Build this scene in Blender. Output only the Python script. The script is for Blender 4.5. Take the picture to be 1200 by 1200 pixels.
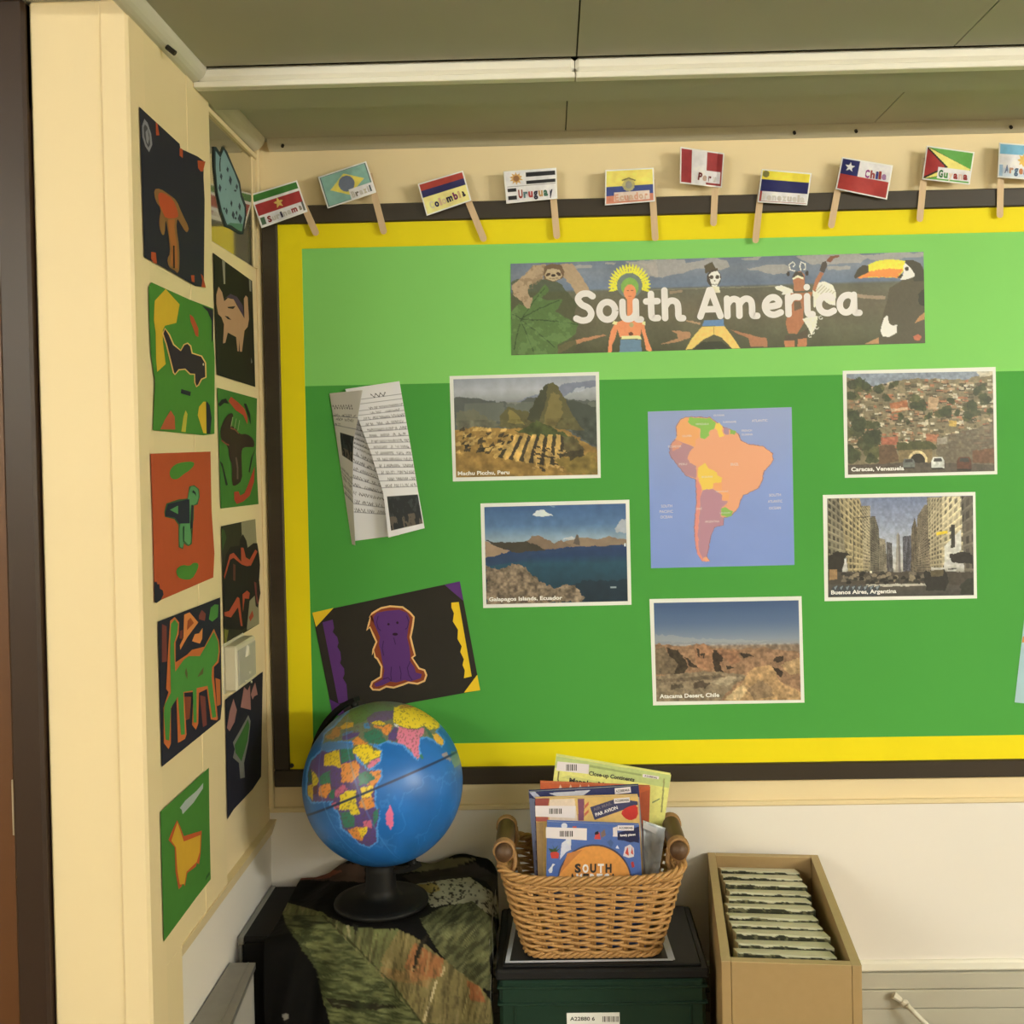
import bpy, math, random
import numpy as np
from mathutils import Matrix, Vector

random.seed(7)
for o in list(bpy.data.objects):
    bpy.data.objects.remove(o)
sc = bpy.context.scene
COL = sc.collection

# ------------------------------------------------------------------ camera
F, PX, PY = 1280.0, 620.0, 552.0          # focal length and principal point for a 1200 x 1200 frame
PITCH, YAW, ROLL = .0153, .0193, -.0200
EYE = np.array([0, 0, 1.6])
def _rot():
    cx, sx = math.cos(PITCH), math.sin(PITCH); cy, sy = math.cos(YAW), math.sin(YAW); cr, sr = math.cos(ROLL), math.sin(ROLL)
    return (np.array([[cr, -sr, 0], [sr, cr, 0], [0, 0, 1]]) @ np.array([[1, 0, 0], [0, cx, -sx], [0, sx, cx]])
            @ np.array([[cy, 0, sy], [0, 1, 0], [-sy, 0, cy]]))
CM = _rot()
def w3(v): return Vector((v[0], v[2], -v[1]))
cam = bpy.data.cameras.new('camera')
cam.sensor_width = 36; cam.sensor_fit = 'HORIZONTAL'
cam.lens = 36 * F / 1200
cam.shift_x = (600 - PX) / 1200
cam.shift_y = (PY - 600) / 1200
cam.clip_start = .05
camo = bpy.data.objects.new('camera', cam); COL.objects.link(camo)
r_, d_, f_ = w3(CM[0]), w3(CM[1]), w3(CM[2])
camo.matrix_world = Matrix.Translation(Vector(EYE)) @ Matrix((r_, -d_, -f_)).transposed().to_4x4()
sc.camera = camo

# ------------------------------------------------------------------ light and exposure
sc.view_settings.view_transform = 'Standard'
sc.view_settings.look = 'None'
sc.view_settings.gamma = 1
sc.view_settings.use_curve_mapping = False
sc.view_settings.exposure = 0.0
world = bpy.data.worlds.new('world'); sc.world = world; world.use_nodes = True
world.node_tree.nodes['Background'].inputs[0].default_value = (1.0, .93, .74, 1)
world.node_tree.nodes['Background'].inputs[1].default_value = 0.5
LAMP_COLOUR = (1.0, .99, .86)
LAMP_POWER = 62.0
LAMPS = [(3.3, -.8, 1.8, 2.45), (-1.75, -.75, 1.5, .92), (1.2, -1.7, 1.8, .42)]

# ------------------------------------------------------------------ pixel / plane helpers
D = 2.16            # distance to back wall
XR, XP = -.572, -.560   # left wall: recessed part, pier side
YP = 1.48           # pier front
ZC = 2.228          # ceiling
def _ray(px, py):
    px = np.asarray(px, float); py = np.asarray(py, float)
    v = np.stack([(px - PX) / F, (py - PY) / F, np.ones_like(px)], -1) @ CM
    return np.stack([v[..., 0], v[..., 2], -v[..., 1]], -1)
def at_y(px, py, Y):
    d = _ray(px, py); return d * (np.asarray(Y) / d[..., 1])[..., None] + EYE
def at_x(px, py, X):
    d = _ray(px, py); return d * (np.asarray(X) / d[..., 0])[..., None] + EYE
def at_z(px, py, Z):
    d = _ray(px, py); return d * ((np.asarray(Z) - 1.6) / d[..., 2])[..., None] + EYE
def back(off): return lambda px, py: at_y(px, py, D - np.asarray(off))
def left(x): return lambda px, py: at_x(px, py, x)
def proj(P):
    P = np.asarray(P, float) - EYE
    c = np.stack([P[..., 0], -P[..., 2], P[..., 1]], -1) @ CM.T
    return PX + F * c[..., 0] / c[..., 2], PY + F * c[..., 1] / c[..., 2]
def T(ox, oy, s):          # read-off grid of a magnified view -> frame pixels
    return lambda pts: [(ox + x / s, oy + y / s) for x, y in pts]

# ------------------------------------------------------------------ colour and materials
def lin(c):
    c = np.asarray(c, float) / 255
    return np.where(c <= .04045, c / 12.92, ((c + .055) / 1.055) ** 2.4)
LREF = np.array([.95, .91, .64])
def alb(c, k=1.0):         # reflectance from a colour seen under the room light
    return np.clip(lin(c) / (LREF * k), .004, .88)
_mats = {}
def mat(name, rgb, rough=.6, spec=.4, var=.05, scale=30, bump=0.0, metal=0.0, coat=0.0, emit=None):
    if name in _mats: return _mats[name]
    m = bpy.data.materials.new(name); m.use_nodes = True; m.diffuse_color = (*rgb[:3], 1)
    nt = m.node_tree; b = nt.nodes['Principled BSDF']
    b.inputs['Roughness'].default_value = rough; b.inputs['Specular IOR Level'].default_value = spec
    b.inputs['Metallic'].default_value = metal; b.inputs['Coat Weight'].default_value = coat
    tc = nt.nodes.new('ShaderNodeTexCoord'); nz = nt.nodes.new('ShaderNodeTexNoise')
    nz.inputs['Scale'].default_value = scale; nz.inputs['Detail'].default_value = 4
    nt.links.new(tc.outputs['Object'], nz.inputs['Vector'])
    mx = nt.nodes.new('ShaderNodeMix'); mx.data_type = 'RGBA'
    a = np.array(rgb[:3])
    mx.inputs['A'].default_value = (*(a * (1 - var)), 1); mx.inputs['B'].default_value = (*np.clip(a * (1 + var), 0, 1), 1)
    nt.links.new(nz.outputs['Fac'], mx.inputs['Factor']); nt.links.new(mx.outputs['Result'], b.inputs['Base Color'])
    if bump:
        bp = nt.nodes.new('ShaderNodeBump'); bp.inputs['Strength'].default_value = bump; bp.inputs['Distance'].default_value = .002
        nt.links.new(nz.outputs['Fac'], bp.inputs['Height']); nt.links.new(bp.outputs['Normal'], b.inputs['Normal'])
    if emit:
        b.inputs['Emission Color'].default_value = (*emit[0], 1); b.inputs['Emission Strength'].default_value = emit[1]
    _mats[name] = m; return m
def pmat(name, rough=.5, spec=.4, coat=0.0):    # printed surface: colour comes from the mesh
    if name in _mats: return _mats[name]
    m = bpy.data.materials.new(name); m.use_nodes = True
    nt = m.node_tree; b = nt.nodes['Principled BSDF']
    at = nt.nodes.new('ShaderNodeAttribute'); at.attribute_name = 'Col'
    nt.links.new(at.outputs['Color'], b.inputs['Base Color'])
    b.inputs['Roughness'].default_value = rough; b.inputs['Specular IOR Level'].default_value = spec; b.inputs['Coat Weight'].default_value = coat
    _mats[name] = m; return m
def wood(name, c1, c2, scale=(3, 40, 3), rough=.5):
    if name in _mats: return _mats[name]
    m = bpy.data.materials.new(name); m.use_nodes = True
    nt = m.node_tree; b = nt.nodes['Principled BSDF']; b.inputs['Roughness'].default_value = rough
    tc = nt.nodes.new('ShaderNodeTexCoord'); mp = nt.nodes.new('ShaderNodeMapping'); mp.inputs['Scale'].default_value = scale
    nz = nt.nodes.new('ShaderNodeTexNoise'); nz.inputs['Scale'].default_value = 6; nz.inputs['Detail'].default_value = 6
    rp = nt.nodes.new('ShaderNodeMix'); rp.data_type = 'RGBA'
    rp.inputs['A'].default_value = (*c1, 1); rp.inputs['B'].default_value = (*c2, 1)
    nt.links.new(tc.outputs['Object'], mp.inputs['Vector']); nt.links.new(mp.outputs['Vector'], nz.inputs['Vector'])
    nt.links.new(nz.outputs['Fac'], rp.inputs['Factor']); nt.links.new(rp.outputs['Result'], b.inputs['Base Color'])
    _mats[name] = m; return m
def paper(c, k=1.0, rough=.75):
    a = alb(c, k); key = 'paper_%d_%d_%d' % tuple(int(v * 255) for v in a)
    return mat(key, a, rough, .25, .05, 60, .05)

# ------------------------------------------------------------------ object helpers
WL = {}
def props(o, label=None, cat=None, group=None, kind=None):
    if label: o['label'] = label
    if cat: o['category'] = cat
    if group: o['group'] = group
    if kind: o['kind'] = kind
    return o
def thing(name, label, cat, loc, group=None):
    o = bpy.data.objects.new(name, None); COL.objects.link(o); o.empty_display_size = .05
    o.location = loc; WL[o] = np.array(loc, float)
    return props(o, label, cat, group)
def link_mesh(name, verts, faces, material, parent=None, smooth=False, kind=None, label=None):
    verts = np.asarray(verts, float)
    if parent is not None: org = WL[parent]
    else: org = np.array([verts[:, 0].mean(), verts[:, 1].mean(), verts[:, 2].min()])
    me = bpy.data.meshes.new(name)
    me.from_pydata((verts - org).tolist(), [], [list(map(int, f)) for f in faces])
    if material: me.materials.append(material)
    if smooth: me.polygons.foreach_set('use_smooth', [True] * len(me.polygons))
    me.update()
    o = bpy.data.objects.new(name, me); COL.objects.link(o)
    if parent is not None: o.parent = parent
    else: o.location = org
    WL[o] = org
    if kind: o['kind'] = kind
    if label: o['label'] = label
    return o
class MB:
    def __init__(s): s.v = []; s.f = []
    def add(s, v, f):
        n = len(s.v); s.v += [tuple(p) for p in v]; s.f += [[i + n for i in q] for q in f]; return s
    def box(s, x0, x1, y0, y1, z0, z1):
        v = [(x, y, z) for x in (x0, x1) for y in (y0, y1) for z in (z0, z1)]
        return s.add(v, [(0, 1, 3, 2), (4, 6, 7, 5), (0, 4, 5, 1), (2, 3, 7, 6), (0, 2, 6, 4), (1, 5, 7, 3)])
    def bbox(s, x0, x1, y0, y1, z0, z1, b=.003):     # box with chamfered edges
        X, Yy, Z = (x0, x1), (y0, y1), (z0, z1); c = []; f = []
        def vid(p):
            c.append(p); return len(c) - 1
        ids = {}
        for ix in (0, 1):
            for iy in (0, 1):
                for iz in (0, 1):
                    sx, sy, sz = (1, -1)[ix], (1, -1)[iy], (1, -1)[iz]
                    ids[ix, iy, iz] = (vid((X[ix], Yy[iy] + sy * b, Z[iz] + sz * b)), vid((X[ix] + sx * b, Yy[iy], Z[iz] + sz * b)), vid((X[ix] + sx * b, Yy[iy] + sy * b, Z[iz])))
        for a in range(3):
            o1, o2 = [i for i in range(3) if i != a]
            for e in (0, 1):
                q = []
                for (p, r) in ((0, 0), (0, 1), (1, 1), (1, 0)):
                    k = [0, 0, 0]; k[a] = e; k[o1] = p; k[o2] = r; q.append(ids[tuple(k)][a])
                f.append(q)
            for p in (0, 1):
                for r in (0, 1):
                    k0 = [0, 0, 0]; k0[o1] = p; k0[o2] = r; k1 = list(k0); k1[a] = 1
                    k0, k1 = tuple(k0), tuple(k1)
                    f.append([ids[k0][o1], ids[k1][o1], ids[k1][o2], ids[k0][o2]])
        for k in ids: f.append(list(ids[k]))
        return s.add(c, f)
    def tube(s, pts, r, n=8, caps=True, closed=False):
        pts = np.asarray(pts, float); m = len(pts); r = np.broadcast_to(r, (m,))
        tg = np.roll(pts, -1, 0) - np.roll(pts, 1, 0) if closed else np.gradient(pts, axis=0)
        tg /= np.linalg.norm(tg, axis=1)[:, None] + 1e-12
        up = np.array([0, 0, 1.0]) if abs(tg[0][2]) < .9 else np.array([1.0, 0, 0])
        vs = []; nrm = up - tg[0] * (up @ tg[0]); nrm /= np.linalg.norm(nrm)
        for i in range(m):
            nrm = nrm - tg[i] * (nrm @ tg[i]); nrm /= np.linalg.norm(nrm); bn = np.cross(tg[i], nrm)
            for k in range(n):
                a = 2 * math.pi * k / n; vs.append(pts[i] + r[i] * (math.cos(a) * nrm + math.sin(a) * bn))
        fs = []
        for i in range(m if closed else m - 1):
            j = (i + 1) % m
            for k in range(n): fs.append((i * n + k, i * n + (k + 1) % n, j * n + (k + 1) % n, j * n + k))
        if caps and not closed: fs += [list(range(n))[::-1], list(range((m - 1) * n, m * n))]
        return s.add(vs, fs)
    def lathe(s, c, prof, n=32):     # prof: list of (radius, z)
        vs = []; fs = []
        for r, z in prof:
            for k in range(n):
                a = 2 * math.pi * k / n; vs.append((c[0] + r * math.cos(a), c[1] + r * math.sin(a), c[2] + z))
        for i in range(len(prof) - 1):
            for k in range(n): fs.append((i * n + k, i * n + (k + 1) % n, (i + 1) * n + (k + 1) % n, (i + 1) * n + k))
        fs += [list(range(n))[::-1], list(range((len(prof) - 1) * n, len(prof) * n))]
        return s.add(vs, fs)
    def rot(s, c, a):
        ca, sa = math.cos(a), math.sin(a)
        s.v = [(c[0] + (x - c[0]) * ca - (y - c[1]) * sa, c[1] + (x - c[0]) * sa + (y - c[1]) * ca, z) for x, y, z in s.v]; return s
    def build(s, name, m, parent=None, smooth=False, kind=None, label=None):
        return link_mesh(name, s.v, s.f, m, parent, smooth, kind, label)
def struct(name, mb, m, parent=None):
    o = mb.build(name, m, parent)
    if parent is None: o['kind'] = 'structure'
    return o
def signed(p):
    return sum(p[i][0] * p[(i + 1) % len(p)][1] - p[(i + 1) % len(p)][0] * p[i][1] for i in range(len(p))) / 2
def slab(name, poly, plane, off, th, m, parent=None, label=None):
    # a flat piece of paper or card: outline on a plane, own thickness towards the room
    if signed(poly) > 0: poly = poly[::-1]
    px = [p[0] for p in poly]; py = [p[1] for p in poly]; n = len(poly)
    b = plane(off)(px, py); fr = plane(off + th)(px, py)
    f = [list(range(n, 2 * n))] + [list(range(n))[::-1]] + [[i, (i + 1) % n, n + (i + 1) % n, n + i] for i in range(n)]
    return link_mesh(name, np.vstack([b, fr]), f, m, parent, label=label)
LEFTP = lambda off: left(XP + off)
LEFTR = lambda off: left(XR + off)
LEFTC = lambda off: left(XR + off + .0018)
def inset(p, d):
    s = 1 if signed(p) > 0 else -1; n = len(p); out = []
    for i in range(n):
        a, b, c = np.array(p[i - 1], float), np.array(p[i], float), np.array(p[(i + 1) % n], float)
        e1 = (b - a) / (np.linalg.norm(b - a) + 1e-9); e2 = (c - b) / (np.linalg.norm(c - b) + 1e-9)
        q = np.array([-(e1 + e2)[1], (e1 + e2)[0]]) * s; l = np.linalg.norm(q)
        out.append(tuple(b + (q / l * d if l > .2 else 0)))
    return out
def smooth_poly(p, it=1):
    for _ in range(it):
        q = []
        for i in range(len(p)):
            a, b = np.array(p[i]), np.array(p[(i + 1) % len(p)]); q += [tuple(.75 * a + .25 * b), tuple(.25 * a + .75 * b)]
        p = q
    return p
def ellipse(cx, cy, rx, ry, n=16, rot=0.0):
    ca, sa = math.cos(rot), math.sin(rot); o = []
    for i in range(n):
        x, y = rx * math.cos(2 * math.pi * i / n), ry * math.sin(2 * math.pi * i / n); o.append((cx + x * ca - y * sa, cy + x * sa + y * ca))
    return o
def stroke(pts, w):      # a polyline as a thin polygon
    p = np.asarray(pts, float); t = np.gradient(p, axis=0); t /= np.linalg.norm(t, axis=1)[:, None] + 1e-9
    nn = np.stack([-t[:, 1], t[:, 0]], 1) * w / 2
    return [tuple(q) for q in p + nn] + [tuple(q) for q in (p - nn)[::-1]]

# ------------------------------------------------------------------ printing: a fine grid of coloured vertices
def _hash(ix, iy, seed):
    h = (ix * 374761393 + iy * 668265263 + seed * 1442695041) & 0xFFFFFFFF
    h = ((h ^ (h >> 13)) * 1274126177) & 0xFFFFFFFF
    return ((h ^ (h >> 16)) & 0xFFFF) / 65535.0
def vnoise(x, y, seed=0):
    ix = np.floor(x).astype(np.int64); iy = np.floor(y).astype(np.int64); fx = x - ix; fy = y - iy
    fx = fx * fx * (3 - 2 * fx); fy = fy * fy * (3 - 2 * fy)
    a, b, c, d = _hash(ix, iy, seed), _hash(ix + 1, iy, seed), _hash(ix, iy + 1, seed), _hash(ix + 1, iy + 1, seed)
    return (a * (1 - fx) + b * fx) * (1 - fy) + (c * (1 - fx) + d * fx) * fy
def fbm(x, y, s, seed=0, octv=4):
    t = 0; am = .5
    for k in range(octv): t = t + am * vnoise(x / s * 2 ** k, y / s * 2 ** k, seed + k * 17); am *= .5
    return t / (1 - .5 ** octv)
def inside(X, Y, poly):
    m = np.zeros(X.shape, bool); n = len(poly)
    for i in range(n):
        x1, y1 = poly[i]; x2, y2 = poly[(i + 1) % n]
        if y1 == y2: continue
        c = ((y1 > Y) != (y2 > Y)) & (X < (x2 - x1) * (Y - y1) / (y2 - y1) + x1); m ^= c
    return m
class Paint:
    def __init__(s, quad, W, H, base, k=1.0):
        u, v = np.meshgrid(np.linspace(0, 1, W), np.linspace(0, 1, H)); s.u, s.v = u, v
        q = [np.array(p, float) for p in quad]
        P = (q[0][None, None] * ((1 - u) * (1 - v))[..., None] + q[1] * (u * (1 - v))[..., None] + q[2] * (u * v)[..., None] + q[3] * ((1 - u) * v)[..., None])
        s.X, s.Y = P[..., 0], P[..., 1]; s.k = k
        s.c = np.zeros(u.shape + (3,)) + np.array(base, float)
    def fill(s, poly, c, a=1.0, wob=0, ws=4, seed=1):
        xs = [p[0] for p in poly]; ys = [p[1] for p in poly]
        r = (s.X > min(xs) - wob - 1) & (s.X < max(xs) + wob + 1) & (s.Y > min(ys) - wob - 1) & (s.Y < max(ys) + wob + 1)
        if not r.any(): return s
        x, y = s.X[r], s.Y[r]
        if wob:
            dx = (fbm(x, y, ws, seed) - .5) * 2 * wob; dy = (fbm(x, y, ws, seed + 50) - .5) * 2 * wob; x, y = x + dx, y + dy
        mk = np.zeros(s.X.shape, bool); mk[r] = inside(x, y, poly)
        s.c[mk] = s.c[mk] * (1 - a) + np.array(c, float) * a; return s
    def mask(s, poly): return inside(s.X, s.Y, poly)
    def mix(s, m, c, a=1.0):
        w = (m * a)[..., None]; s.c = s.c * (1 - w) + np.array(c, float) * w; return s
    def mul(s, m): s.c = s.c * m[..., None]; return s
    def lin(s): return alb(np.clip(s.c, 0, 255), s.k)
def grid_mesh(name, P, C, m, parent=None, back_off=None, smooth=True, label=None, flip=False):
    H, W = P.shape[:2]; n = H * W
    idx = np.arange(n).reshape(H, W)
    q = np.stack([idx[:-1, :-1], idx[1:, :-1], idx[1:, 1:], idx[:-1, 1:]], -1).reshape(-1, 4)
    if flip: q = q[:, ::-1]
    V = P.reshape(-1, 3); cc = C.reshape(-1, 3)
    if back_off is not None:
        rim = np.concatenate([idx[0, :-1], idx[:-1, -1], idx[-1, :0:-1], idx[:0:-1, 0]])
        V = np.vstack([V, V + np.asarray(back_off).reshape(-1, 3) if np.ndim(back_off) > 1 else V + back_off])
        cc = np.vstack([cc, cc * 0 + np.array([.6, .58, .5])])
        rn = np.roll(rim, -1)
        side = np.stack([rim, rn, rn + n, rim + n], -1)
        q = np.vstack([q, q[:, ::-1] + n, side])
    org = WL[parent] if parent is not None else np.array([V[:, 0].mean(), V[:, 1].mean(), V[:, 2].min()])
    me = bpy.data.meshes.new(name)
    me.vertices.add(len(V)); me.vertices.foreach_set('co', (V - org).astype(np.float32).ravel())
    me.loops.add(q.size); me.loops.foreach_set('vertex_index', q.astype(np.int32).ravel())
    me.polygons.add(len(q)); me.polygons.foreach_set('loop_start', np.arange(0, q.size, 4, dtype=np.int32))
    me.update(calc_edges=True)
    if smooth: me.polygons.foreach_set('use_smooth', [True] * len(q))
    at = me.color_attributes.new('Col', 'FLOAT_COLOR', 'POINT')
    at.data.foreach_set('color', np.hstack([cc, np.ones((len(cc), 1))]).astype(np.float32).ravel())
    me.materials.append(m); me.validate()
    o = bpy.data.objects.new(name, me); COL.objects.link(o)
    if parent is not None: o.parent = parent
    else: o.location = org
    WL[o] = org
    if label: o['label'] = label
    return o

# ------------------------------------------------------------------ lettering
_tx = {}
def text_geo(s, bold):
    if (s, bold) in _tx: return _tx[s, bold]
    cu = bpy.data.curves.new('lettering', 'FONT'); cu.body = s; cu.size = 1; cu.resolution_u = 3; cu.offset = bold
    o = bpy.data.objects.new('lettering', cu); COL.objects.link(o)
    dg = bpy.context.evaluated_depsgraph_get(); ev = o.evaluated_get(dg); me = ev.to_mesh()
    v = np.array([p.co[:2] for p in me.vertices]); f = [list(p.vertices) for p in me.polygons]
    ev.to_mesh_clear(); bpy.data.objects.remove(o); bpy.data.curves.remove(cu)
    _tx[s, bold] = (v, f); return v, f
def text(s, p0, p1, h, place, m, parent, bold=.02, name='lettering', lean=0.0):
    # baseline from p0 to p1 (frame pixels), capital height h pixels
    v, f = text_geo(s, bold)
    x0, x1 = v[:, 0].min(), v[:, 0].max(); u = (v[:, 0] - x0) / (x1 - x0)
    p0, p1 = np.array(p0, float), np.array(p1, float); d = p1 - p0; l = np.linalg.norm(d); up = np.array([d[1], -d[0]]) / l
    hh = v[:, 1] / .73 * h
    P = p0 + u[:, None] * d + hh[:, None] * (up + lean * d / l)
    return link_mesh(name, place(P[:, 0], P[:, 1]), f, m, parent)
def quad_print(name, polys, plane, off, parent, rough=.5, step=2e-5, k=1.0, matn='print_flat'):
    # flat printed shapes of one print, each its own polygon
    V = []; Fc = []; C = []
    for i, (poly, c) in enumerate(polys):
        if signed(poly) > 0: poly = poly[::-1]
        n = len(V); p = plane(off + step * (i + 1))([q[0] for q in poly], [q[1] for q in poly])
        V += [tuple(q) for q in p]; Fc.append(list(range(n, n + len(poly)))); C += [alb(c, k)] * len(poly)
    o = link_mesh(name, V, Fc, pmat(matn, rough), parent)
    at = o.data.color_attributes.new('Col', 'FLOAT_COLOR', 'POINT')
    at.data.foreach_set('color', np.hstack([np.array(C), np.ones((len(C), 1))]).astype(np.float32).ravel())
    return o

# ================================================================== ROOM
cream = mat('cream_wall_paint', (.83, .685, .43), .55, .3, .03, 5, .05)
cream_dark = mat('cream_trim_paint', (.80, .665, .41), .5, .35, .03, 8, .05)
white_wall = mat('white_wall_board', (.83, .785, .745), .45, .4, .03, 4, .03)
grey_ceil = mat('grey_ceiling_board', (.50, .485, .40), .8, .2, .05, 6, .05)
grey_trim = mat('pale_grey_trim', (.62, .60, .50), .5, .35, .04, 12, .05)
white_trim = mat('white_gloss_trim', (.88, .85, .76), .4, .4, .02, 10)
brown_paint = mat('dark_brown_paint', (.034, .0175, .0115), .45, .4, .12, 12, .08)
X0, X1, YB = -2.6, 4.6, -4.2
struct('floor', MB().box(X0, X1, YB, D, -.05, 0), mat('grey_carpet', (.10, .09, .08), .95, .1, .2, 80))
struct('wall_back', MB().box(X0, X1, D, D + .1, 0, 2.4), cream)
struct('wall_right', MB().box(X1, X1 + .1, YB, D, 0, 2.4), cream)
struct('wall_rear', MB().box(X0, X1, YB - .1, YB, 0, 2.4), cream)
struct('wall_left', MB().box(-.70, XR, YP + .03, D, 0, 2.4), cream)
# wall that carries the door, left of the pier
bx = lambda px: float(at_y(px, 600, YP)[0])
xd0 = -.700
struct('wall_front', MB().box(X0, -1.72, YP, YP + .12, 0, 2.4).box(-1.72, -.70, YP, YP + .12, ZC, 2.4), cream)
struct('wall_far_left', MB().box(X0 - .1, X0, YB, YP, 0, 2.4), cream)
# pier: front board, proud edge board, side board with cover strip
pier = MB().bbox(xd0 + .004, -.585, YP, YP + .05, 0, ZC, .003)
struct('trim_1', pier, cream)
struct('trim_2', MB().bbox(-.6, XP, YP - .004, YP + .06, 0, ZC, .004), cream)
xpier_far = 1.832
side = MB().bbox(-.585, XP - .0005, YP + .02, xpier_far, .88, ZC, .0015)
struct('trim_3', side, cream_dark)
struct('trim_4', MB().bbox(XP - .003, XP + .0007, 1.715, 1.745, .885, 2.214, .0004), cream_dark)
# sloped ledge over the white lower board on the left wall
z_l = .883
lb = MB(); 
lb.add([(XR, YP + .12, z_l), (XP + .002, YP + .12, z_l), (XP + .002, D, z_l), (XR, D, z_l), (XR - .01, YP + .12, z_l - .03), (XR + .003, YP + .12, z_l - .03), (XR + .003, D, z_l - .03), (XR - .01, D, z_l - .03)],
       [(0, 1, 2, 3), (1, 5, 6, 2), (0, 4, 5, 1), (3, 2, 6, 7), (4, 7, 6, 5), (0, 3, 7, 4)])
struct('trim_5', lb, cream_dark)
struct('trim_6', MB().bbox(XR - .01, XP - .001, YP + .02, YP + .125, 0, z_l, .003), cream_dark)
struct('wall_left_lower', MB().box(XR - .02, XR + .001, YP + .12, D, 0, z_l - .028), white_wall)
# lower white board on back wall with its bead, bottom bead and grey planks
struct('wall_back_lower', MB().box(XR, X1, D - .004, D + .001, .58, .899), white_wall)
struct('trim_7', MB().bbox(XR, X1, D - .009, D, .897, .907, .002), cream_dark)
struct('trim_8', MB().bbox(-.5, X1, D - .014, D, .567, .588, .004), white_trim)
gp = mat('grey_painted_plank', (.50, .475, .40), .55, .35, .08, 9, .08)
bb = MB().box(-.5, X1, D - .003, D, 0, .567).build('baseboard_back', gp); bb['kind'] = 'structure'
for i, (z0, z1) in enumerate([(.532, .564), (.494, .5305), (.458, .4925), (.40, .4565)]):
    MB().bbox(-.5, X1, D - .012 - .001 * (i % 2), D - .002, z0, z1, .0015).build('plank', gp, bb)
# corner strip
struct('trim_9', MB().bbox(XR, XR + .010, D - .012, D, .905, ZC, .002), cream_dark)

# ---- ceiling: boards with open joints, beam board, battens, cornices
ce = MB().box(X0, X1, YB, D, ZC + .008, 2.45).build('ceiling', mat('ceiling_void', (.05, .05, .04), .9)); ce['kind'] = 'structure'
xj = [-1.69, -1.12, -.552, float(at_z(678, 30, ZC)[0]), float(at_z(1150, 22, ZC)[0])]
while xj[-1] < X1 - .1: xj.append(min(xj[-1] + .57, X1))
yj = [YB, -3.1, -1.9, -.7, .5, 1.74]
xx = [X0] + xj
for i in range(len(xx) - 1):
    for j in range(len(yj) - 1):
        MB().box(xx[i] + .0012, xx[i + 1] - .0012, yj[j] + .001, yj[j + 1] - .001, ZC, ZC + .01).build('ceiling_panel', grey_ceil, ce)
xk = [XR, float(at_z(664, 130, ZC)[0]), float(at_z(1044, 124, ZC)[0])]
while xk[-1] < X1 - .1: xk.append(min(xk[-1] + .55, X1))
for i in range(len(xk) - 1):
    MB().box(xk[i] + .001, xk[i + 1] - .001, 1.78, D, ZC, ZC + .01).build('ceiling_panel', grey_ceil, ce)
yb0 = float(at_z(700, 68, ZC)[1]); zb1_ = float(at_y(700, 82, yb0)[2]); zb2_ = float(at_y(700, 89.5, yb0)[2]); yb3 = float(at_z(700, 118, zb2_)[1])
struct('trim_10', MB().bbox(XP + .004, .0515, yb0, yb0 + .03, zb1_, ZC + .004, .006).bbox(.0525, X1, yb0, yb0 + .03, zb1_, ZC + .004, .006), white_trim)
struct('trim_11', MB().bbox(XP, .052, yb0 + .001, yb0 + .022, zb2_, zb1_ - .0006, .0015).bbox(.0532, X1, yb0 + .001, yb0 + .022, zb2_ - .0005, zb1_ - .0006, .0015), white_trim)
struct('trim_12', MB().bbox(XP, X1, yb0 + .0225, yb3, zb2_ + .0005, ZC + .004, .001), grey_ceil)
def qround(p0, p1, axis, r, sgn):
    n = 6; m = MB(); vs = []
    for e in (p0, p1):
        for k in range(n + 1):
            a = math.pi / 2 * k / n; u, w = r * math.cos(a), r * math.sin(a)
            vs.append((XB + sgn * u, e, ZC + .002 - w) if axis == 'y' else (e, XB + sgn * u, ZC + .002 - w))
        vs.append((XB, e, ZC + .002) if axis == 'y' else (e, XB, ZC + .002))
    k = n + 2; f = [(i, (i + 1) % k, k + (i + 1) % k, k + i) for i in range(k)] + [list(range(k)), list(range(k, 2 * k))[::-1]]
    return m.add(vs, f)
XB = XP - .001; c1 = qround(1.0, yb0 - .001, 'y', .024, 1); c1o = struct('trim_13', c1, grey_trim)
screw = mat('black_screw', (.02, .018, .015), .5)
p = at_x(198, 58, XP + .015)
MB().tube([(XP + .012, p[1], p[2] + .004), (XP + .024, p[1], p[2] - .006)], .004, 8).build('screw', screw, c1o)
XB = XR - .0; struct('trim_14', qround(xpier_far, D - .026, 'y', .028, 1), grey_trim)
XB = D; c3o = struct('trim_15', qround(XR + .03, X1, 'x', .022, -1), grey_trim)
for q in [(332, 166), (1002, 147), (1183, 148), (930, 151)]:
    p = at_y(*q, D - .012); MB().tube([(p[0], D - .008, ZC - .004), (p[0], D - .0205, ZC - .0155)], .0032, 8).build('screw', screw, c3o)

# ---- door and its brown frame
fr = MB()
xf = [float(at_y(q, 600, YP)[0]) for q in (52, 15)]
door_frame = MB().bbox(-.742, -.698, YP - .012, YP + .06, 0, ZC, .004).bbox(-.7490, -.738, YP + .004, YP + .06, 0, ZC, .004).bbox(-1.72, -.698, YP - .006, YP + .06, 2.08, ZC - .001, .004)
struct('trim_16', door_frame, brown_paint)
door = MB().bbox(-1.70, -.7495, YP + .02, YP + .06, .01, 2.08, .002).build('door_1', wood('orange_brown_door_wood', (.17, .065, .018), (.11, .04, .012), (3, 3, .25)))
door['kind'] = 'structure'
pz = at_y(16, 950, YP)[2]
hg = mat('steel_hinge', (.45, .42, .36), .35, .5, metal=.7)
MB().tube([(-.7515, YP + .0155, pz - .038), (-.7515, YP + .0155, pz + .038)], .0045, 8).build('hinge', hg, door)

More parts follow.
